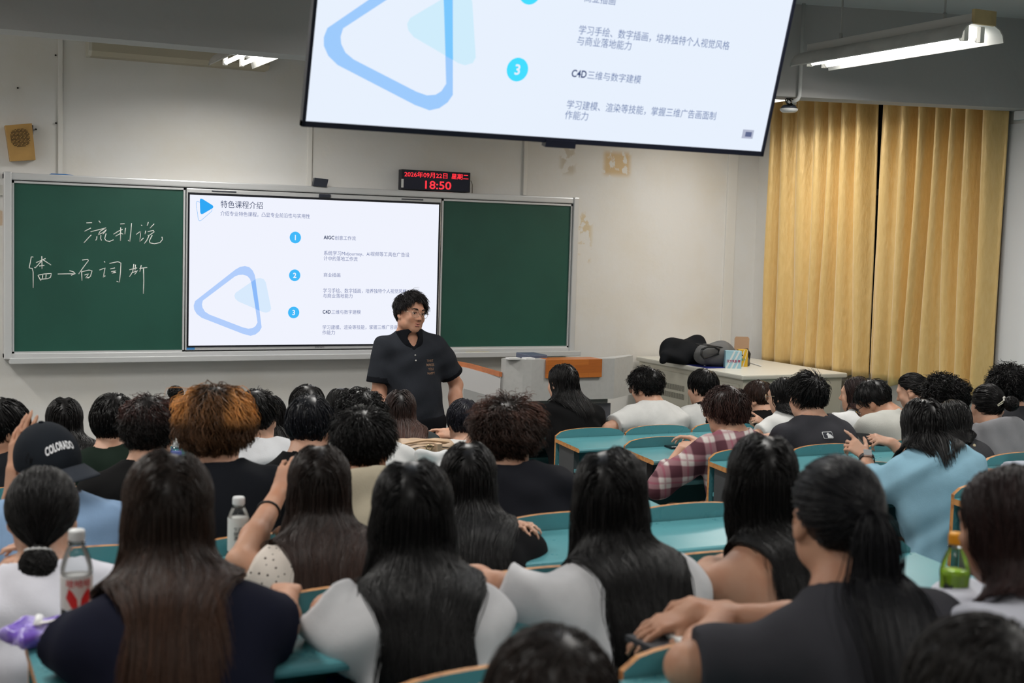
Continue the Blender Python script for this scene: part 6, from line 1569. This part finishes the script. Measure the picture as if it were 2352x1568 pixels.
decal(t, p4_, .0300, [([(.0055 * math.cos(q), .0055 * math.sin(q)) for q in a_], [tuple(range(24))])], mat('label_limecore', (.22, .45, .08), .5), hb4 * .38, 'lime_core_print', -.25, .0018)
p5_ = at_y(404, 1016, -3.62); p5_[2] = TZ[2]; hb5 = at_y(404, 1013, -3.62)[2] - TZ[2]
bottle(p5_, max(hb5, .16), .026, 'small white-capped bottle glimpsed right of the reddish brown hair', capw, None, [('label', .3, .7, mat('label_blue', (.08, .12, .4), .5))])

# ------------------------------------------------------------------ soft and small things
def soft(name, prims, h, mats_, label, cat, group=None, base=None, mi=None):
    lo, hi = bounds(prims, .02); v, f = surf(lambda P: ev(prims, P), lo, hi, h)
    b = base if base is not None else V(*((lo + hi) / 2))
    m = None if mi is None else mi(v[f].mean(1))
    return tag(mesh_np(name, v, f, mats_, org=b, mi=m), label, cat, group)
# purple packet on the seventh desk
pc = at_z(72, 1452, TZ[6] + .02)
pr = [('b', pc + V(0, -.005, .0), V(.052, .045, .013), .012, rotz(.5), .01), ('b', pc + V(.03, .015, .006), V(.04, .035, .012), .011, rotz(.1), .02), ('c', pc + V(-.045, -.045, -.008), pc + V(.055, -.02, -.008), .008, .008, .015), ('fold', .004, 70, unit((1, .2, .4)), unit((.1, 1, .3)), unit((.5, -.7, .2)), .4), ('cut', V(0, 0, TZ[6] + .001), V(0, 0, -1))]
pk = soft('tissue_packet', pr, .003, mat('purple_film', (.15, .075, .46), .3, spec=.6, noise=.3, nscale=30, ncol=(.45, .40, .70)), 'crumpled purple plastic packet at the left end of the desk', 'packet')
mb = MB(); q = at_z(88, 1424, TZ[6] + .045); mb.tube([q + V(-.004, -.01, -.012), q + V(.004, .012, .004)], [.010, .008], 12); mb.build('white_cap', capw, pk)
mb = MB(); q = at_z(104, 1432, TZ[6] + .04); mb.prism([q + V(-.02, -.006, 0), q + V(.022, 0, .003), q + V(.022, .012, .004), q + V(-.02, .006, .001)], (0, 0, .002)); mb.build('paper_slip', mat('slip_white', (.62, .6, .6), .6), pk)
# open notebook and dark case under it
n0 = [at_z(1500, 1431, TZ[7] + .022), at_z(1644, 1420, TZ[7] + .022)]
ax = unit((n0[1] - n0[0]) * V(1, 1, 0)); ay = V(ax[1], -ax[0], 0); wN = np.linalg.norm(n0[1] - n0[0])
nb = thing('notebook', n0[0], 'white spiral notebook lying open under the hands on the nearest desk', 'notebook')
mb = MB(); mb.prism([n0[0], n0[0] + ax * wN, n0[0] + ax * wN + ay * .20, n0[0] + ay * .20], (0, 0, -.009)); mb.build('pages', mat('page_white', (.70, .70, .69), .8), nb)
mb = MB()
for i in range(22):
    c = n0[0] + ax * wN * (i + .5) / 22; mb.tube([c + ay * .006 + V(0, 0, .001), c + V(0, 0, .005), c - ay * .006 + V(0, 0, .001), c - ay * .005 + V(0, 0, -.009)], .0014, 5)
mb.build('spiral', mat('spiral_white', (.55, .55, .55), .4), nb)
ph = at_z(1512, 1480, TZ[7] + .012)
mb = MB(); mb.prism([ph + V(-.02, -.09, -.011), ph + V(.06, -.09, -.011), ph + V(.05, .075, -.011), ph + V(-.03, .075, -.011)], (0, 0, .012)); tag(mb.build('dark_folder', mat('folder_black', (.02, .021, .025), .4)), 'dark flat case lying under the white notebook', 'case')
# phone on the right block
q = at_z(1541, 1024, TZ[2] + .008); mb = MB(); mb.box(q[0] - .02, q[0] + .10, q[1] - .035, q[1] + .035, TZ[2] - .004, TZ[2] + .009, bev=.003); tag(mb.build('phone', mat('phone_black', (.01, .011, .013), .2)), 'black phone lying on the desk beside the plaid shirt', 'phone')
# phone and watch of the light blue shirt
I = PEOPLE['skyshirt']; hw = I['A'][-1][2]; he = I['A'][-1][1]
pz_ = at_y(2000, 1012, -5.03); mb = MB(); mb.prism([pz_ + V(-.045, -.02, -.012), pz_ + V(.05, -.03, -.022), pz_ + V(.055, .04, .012), pz_ + V(-.04, .05, .022)], (.001, -.003, .008)); tag(mb.build('phone', mat('phone_black', (.01, .011, .013), .2)), 'dark phone held in the hands of the light blue shirt', 'phone')
def band(I, a, t, r, h, m, name, face=None):
    E, W = I['A'][a][1], I['A'][a][2]; d = unit(W - E); e1 = unit(np.cross(d, V(0, 0, 1))); e2 = np.cross(e1, d); c = W + d * t
    mb = MB(); P = []
    n = 24
    ring = lambda s_, rr: [c + d * s_ + rr * (math.cos(6.283 * i / n) * e1 + math.sin(6.283 * i / n) * e2) for i in range(n)]
    A_, B_ = ring(-h, r), ring(h, r); mb.add(A_ + B_, [(i, (i + 1) % n, n + (i + 1) % n, n + i) for i in range(n)], 0, True)
    o = mb.build(name, m, I['root'])
    o.modifiers.new('t', 'SOLIDIFY').thickness = .003
    if face:
        mb = MB(); cc = c + e2 * (r + .003); mb.prism([cc + d * x * .019 + e1 * y * .016 for x, y in ((-1, -1), (1, -1), (1, 1), (-1, 1))], e2 * .007); mb.build('watch_face', face, I['root'])
band(I, -1, -.022, .029, .010, mat('strap_black', (.012, .013, .016), .5), 'watch_strap', mat('watch_silver', (.6, .6, .62), .25, metal=.8))
# beige handbag on the third desk
bc = at_y(965, 1036, -3.62); bz = TZ[2]
bw = .155
pr = [('b', V(bc[0], -3.63, bz + .052), V(bw, .085, .055), .035, None, .02), ('c', V(bc[0] - bw * .85, -3.63, bz + .095), V(bc[0] + bw * .85, -3.63, bz + .085), .035, .03, .03), ('fold', .003, 40, unit((1, .3, .3)), unit((.2, .3, 1)), unit((.6, .7, -.2)), .3), ('cut', V(0, 0, bz + .002), V(0, 0, -1))]
tanL = mat('beige_leather', (.42, .30, .20), .5, noise=.15, nscale=15); bag = soft('handbag', pr, .005, tanL, 'beige leather handbag lying on a desk behind the long brown hair', 'bag', base=V(bc[0], -3.63, bz))
def bagtop(x, dz=0, dy=0): return V(bc[0] + x, -3.63 - .055 + dy, bz + .118 + dz - abs(x) * .10)
mb = MB(); mb.tube([bagtop(x, .006 * math.cos(x * 9)) for x in np.linspace(-.13, .12, 14)], .006, 8); mb.build('handle_roll', mat('leather_trim', (.50, .33, .20), .45), bag)
mb = MB(); mb.tube([bagtop(x, -.018, -.022) for x in np.linspace(-.13, .13, 14)], .0022, 6); mb.build('zipper', mat('zip_dark', (.05, .045, .04), .35, metal=.5), bag)
mb = MB(); mb.box(bc[0] + .035, bc[0] + .062, -3.745, -3.705, bz + .03, bz + .115, bev=.004); mb.build('strap', mat('leather_trim2', (.48, .34, .23), .5), bag)
mb = MB(); cq = bagtop(.005, -.022, -.035); mb.tube([cq + V(.016 * math.cos(a), 0, .012 * math.sin(a)) for a in np.linspace(0, 6.283, 16)], .003, 6, cap=False); mb.build('buckle', mat('brass', (.45, .36, .2), .3, metal=.9), bag)
# white jacket over the fourth-row backrest
jc = at_y(996, 1060, -4.23)
pr = [('b', V(jc[0], -4.225, TZ[3] + .035), V(.085, .030, .075), .028, rotz(.1), .02), ('b', V(jc[0] + .05, -4.27, TZ[3] + .02), V(.06, .05, .028), .022, None, .03), ('fold', .006, 32, unit((1, .1, .3)), unit((.2, .3, 1)), unit((.6, .7, -.2)), 1.3), ('cut', V(0, 0, TZ[3] + .002), V(0, 0, -1))]
soft('folded_jacket', pr, .006, cloth_mat('jacket_white', (.58, .59, .60)), 'white garment folded over the backrest beside the beige handbag', 'garment')
# things on the book shelves of the seventh desk
q = at_z(778, 1460, TZ[6] - .13); zs = TZ[6] - .147
mb = MB(); mb.box(q[0] - .065, q[0] + .065, -6.83, -6.70, zs, zs + .045, bev=.008); tag(mb.build('green_box', mat('green_pack', (.01, .30, .04), .35)), 'bright green packet in the desk shelf below the white sleeve', 'packet')
mb = MB(); mb.box(q[0] - .135, q[0] - .075, -6.83, -6.70, zs, zs + .035, bev=.006); tag(mb.build('blue_box', mat('blue_pack', (.02, .05, .30), .35)), 'dark blue packet in the desk shelf beside the green one', 'packet')
gq = V(-1.60, -6.80, zs)
pr = [('b', gq + V(0, 0, .05), V(.10, .095, .045), .03, rotz(.2), .02), ('fold', .008, 28, unit((1, .1, .3)), unit((.2, .3, 1)), unit((.6, .7, -.2)), 1.3), ('cut', gq + V(0, 0, .001), V(0, 0, -1))]
soft('grey_bag', pr, .006, cloth_mat('bag_grey', (.10, .10, .10)), 'grey cloth bag stuffed in the desk shelf at the left end', 'bag', base=gq)
# ------------------------------------------------------------------ things on the corner cabinet
ct_ = ctop
def cpt(px, py, y): return at_y(px, py, y)
j0 = at_z(1562, 838, ct_ + .03)
def zc(px, py, lift=0): return at_z(px, py, ct_ + lift)
# blue mat
m0, m1 = zc(1552, 822), zc(1600, 836)
mb = MB(); mb.box(cxa + .03, cxa + .30, -.95, -.40, ct_, ct_ + .003); tag(mb.build('blue_sheet', mat('blue_sheet', (.02, .03, .20), .4)), 'blue sheet under the black jacket on the cabinet', 'sheet')
jb = V(cxa + .17, -.50, ct_)
yJ = -.55
a0, a1, a2, a3 = (at_y(1520, 825, yJ - .1), at_y(1540, 800, yJ), at_y(1605, 786, yJ), at_y(1608, 822, yJ - .1))
pr = [('c', a0 + V(.02, 0, .0), a1, .04, .055, .05), ('c', a1, a2, .06, .05, .06), ('c', a0 + V(.05, 0, .01), a3 + V(-.02, 0, .02), .035, .06, .05), ('e', (a1 + a2 + a3) / 3 + V(0, .05, -.02), V(.16, .15, .09), None, .06), ('fold', .010, 22, unit((1, .1, .3)), unit((.2, .3, 1)), unit((.6, .7, -.2)), 1.3), ('cut', V(0, 0, ct_ + .004), V(0, 0, -1))]
soft('black_jacket', pr, .008, cloth_mat('jacket_black', (.010, .011, .013)), 'black jacket heaped on the left end of the cabinet', 'garment')
yB = -.80
b0, b1, b2 = at_y(1612, 812, yB), at_y(1655, 815, yB), at_y(1712, 828, yB)
pr = [('c', b0 + V(.03, 0, -.005), b1, .085, .095, .06), ('c', b1, b2 + V(-.02, 0, -.005), .095, .055, .06), ('fold', .005, 26, unit((.2, 1, .3)), unit((.2, .3, 1)), unit((.6, .7, -.2)), .3), ('cut', V(0, 0, ct_ + .002), V(0, 0, -1))]
bp = soft('grey_backpack', pr, .007, cloth_mat('backpack_grey', (.115, .116, .118), rough=.7), 'grey backpack lying on its side on the cabinet', 'bag', base=V(b1[0], yB, ct_))
blk = mat('webbing_black', (.010, .011, .013), .6)
def on_bag(px, py): return at_y(px, py, yB - .098)
mb = MB(); mb.tube([on_bag(a, b) for a, b in ((1612, 803), (1611, 815), (1617, 823), (1632, 818), (1650, 812), (1652, 803), (1640, 796), (1625, 796), (1612, 803))], .009, 8); mb.build('strap', blk, bp)
mb = MB(); mb.tube([at_y(a, b, yB - .085) for a, b in ((1598, 790), (1625, 792), (1655, 797), (1690, 808), (1706, 816))], .005, 6); mb.build('zipper', blk, bp)
mb = MB(); mb.tube([at_y(a, b, yB + .0) for a, b in ((1700, 806), (1716, 803), (1721, 812), (1719, 828), (1712, 836))], .012, 8); mb.build('shoulder_strap', blk, bp)
# drink cartons
def carton(px, py, w, dd, h, ang, col, label, strip, mark=None, group='small cartons on the cabinet'):
    b = zc(px, py); R_ = rotz(ang); t = thing('carton', b, label, 'carton', group)
    P = lambda x, y, z: b + R_ @ V(x * w, y * dd, 0) + V(0, 0, z * h)
    mb = MB(); mb.prism([P(-.5, 0, 0), P(.5, 0, 0), P(.5, 1, 0), P(-.5, 1, 0)], (0, 0, h)); mb.build('box', mat('carton_%s' % strip[0], col, .45), t)
    mb = MB(); n_ = R_ @ V(0, -1, 0) * .0012
    for x0 in strip[2]:
        mb.add([P(x0, 0, 0) + n_, P(x0 + .12, 0, 0) + n_, P(min(x0 + .62, .5), 0, min(1, (min(x0 + .62, .5) - x0) / .5)) + n_, P(min(x0 + .50, .5), 0, min(1, (min(x0 + .50, .5) - x0) / .5)) + n_], [(0, 1, 2, 3)])
    mb.build('stripe_print', mat('stripe_%s' % strip[0], strip[1], .5), t)
    if mark:
        v_, f_ = centred(mark[0], .02); mb = MB(); mb.add([b + R_ @ V(q[0] * mark[2], 0, 0) + n_ * 2 + V(0, 0, h * mark[3] + q[1] * mark[2]) for q in v_], f_); mb.build('lettering', mat('ink_%s' % strip[0], mark[1], .5), t)
    return t
facing = -.40
carton(1684, 846, .125, .07, .135, facing, (.30, .52, .62), 'light blue striped carton at the front of the cabinet top', ('blue', (.62, .66, .68), (-.5, -.2, .1)), ('汉方乳酸菌', (.35, .02, .10), .022, .42))
carton(1706, 842, .075, .06, .135, facing, (.66, .40, .02), 'yellow striped carton beside the light blue one', ('yellow', (.66, .62, .50), (-.45, -.05)), ('果汁', (.05, .30, .20), .022, .42))
carton(1666, 842, .075, .05, .12, facing, (.58, .57, .58), 'plain white carton just left of the light blue striped one', ('white', (.5, .5, .52), ()), None)
q = zc(1704, 834); mb = MB(); R_ = rotz(facing); mb.prism([q + R_ @ V(-.065, .01, .06), q + R_ @ V(.055, .01, .06), q + R_ @ V(.055, .01, .20), q + R_ @ V(.045, .01, .215), q + R_ @ V(-.055, .01, .215), q + R_ @ V(-.065, .01, .20)], R_ @ V(0, .004, 0)); mb.prism([q + R_ @ V(-.065, .012, 0), q + R_ @ V(.055, .012, 0), q + R_ @ V(.055, .012, .07), q + R_ @ V(-.065, .012, .07)], R_ @ V(0, .05, 0))
tag(mb.build('cardboard_box', mat('cardboard', (.42, .27, .17), .8)), 'open brown cardboard box behind the yellow carton', 'box')
q = zc(1653, 840); mb = MB(); mb.box(q[0] - .03, q[0] + .025, q[1], q[1] + .05, ct_, ct_ + .045, bev=.004); tag(mb.build('white_box', mat('white_carton', (.6, .6, .6), .5)), 'tiny white box left of the cartons', 'box')
q0, q1 = zc(1714, 832), zc(1748, 842); mb = MB(); mb.tube([q0 + V(0, 0, .006), q1 + V(0, 0, .006)], .005, 6); tag(mb.build('drinking_straw', mat('straw_white', (.62, .62, .6), .4)), 'white stick lying on the cabinet top right of the cartons', 'stick')

# ------------------------------------------------------------------ tidy
for o in bpy.data.objects:
    if '_o' in o: del o['_o']
print('script seconds', round(time.time() - T_START, 1), 'verts', sum(len(m.vertices) for m in bpy.data.meshes))
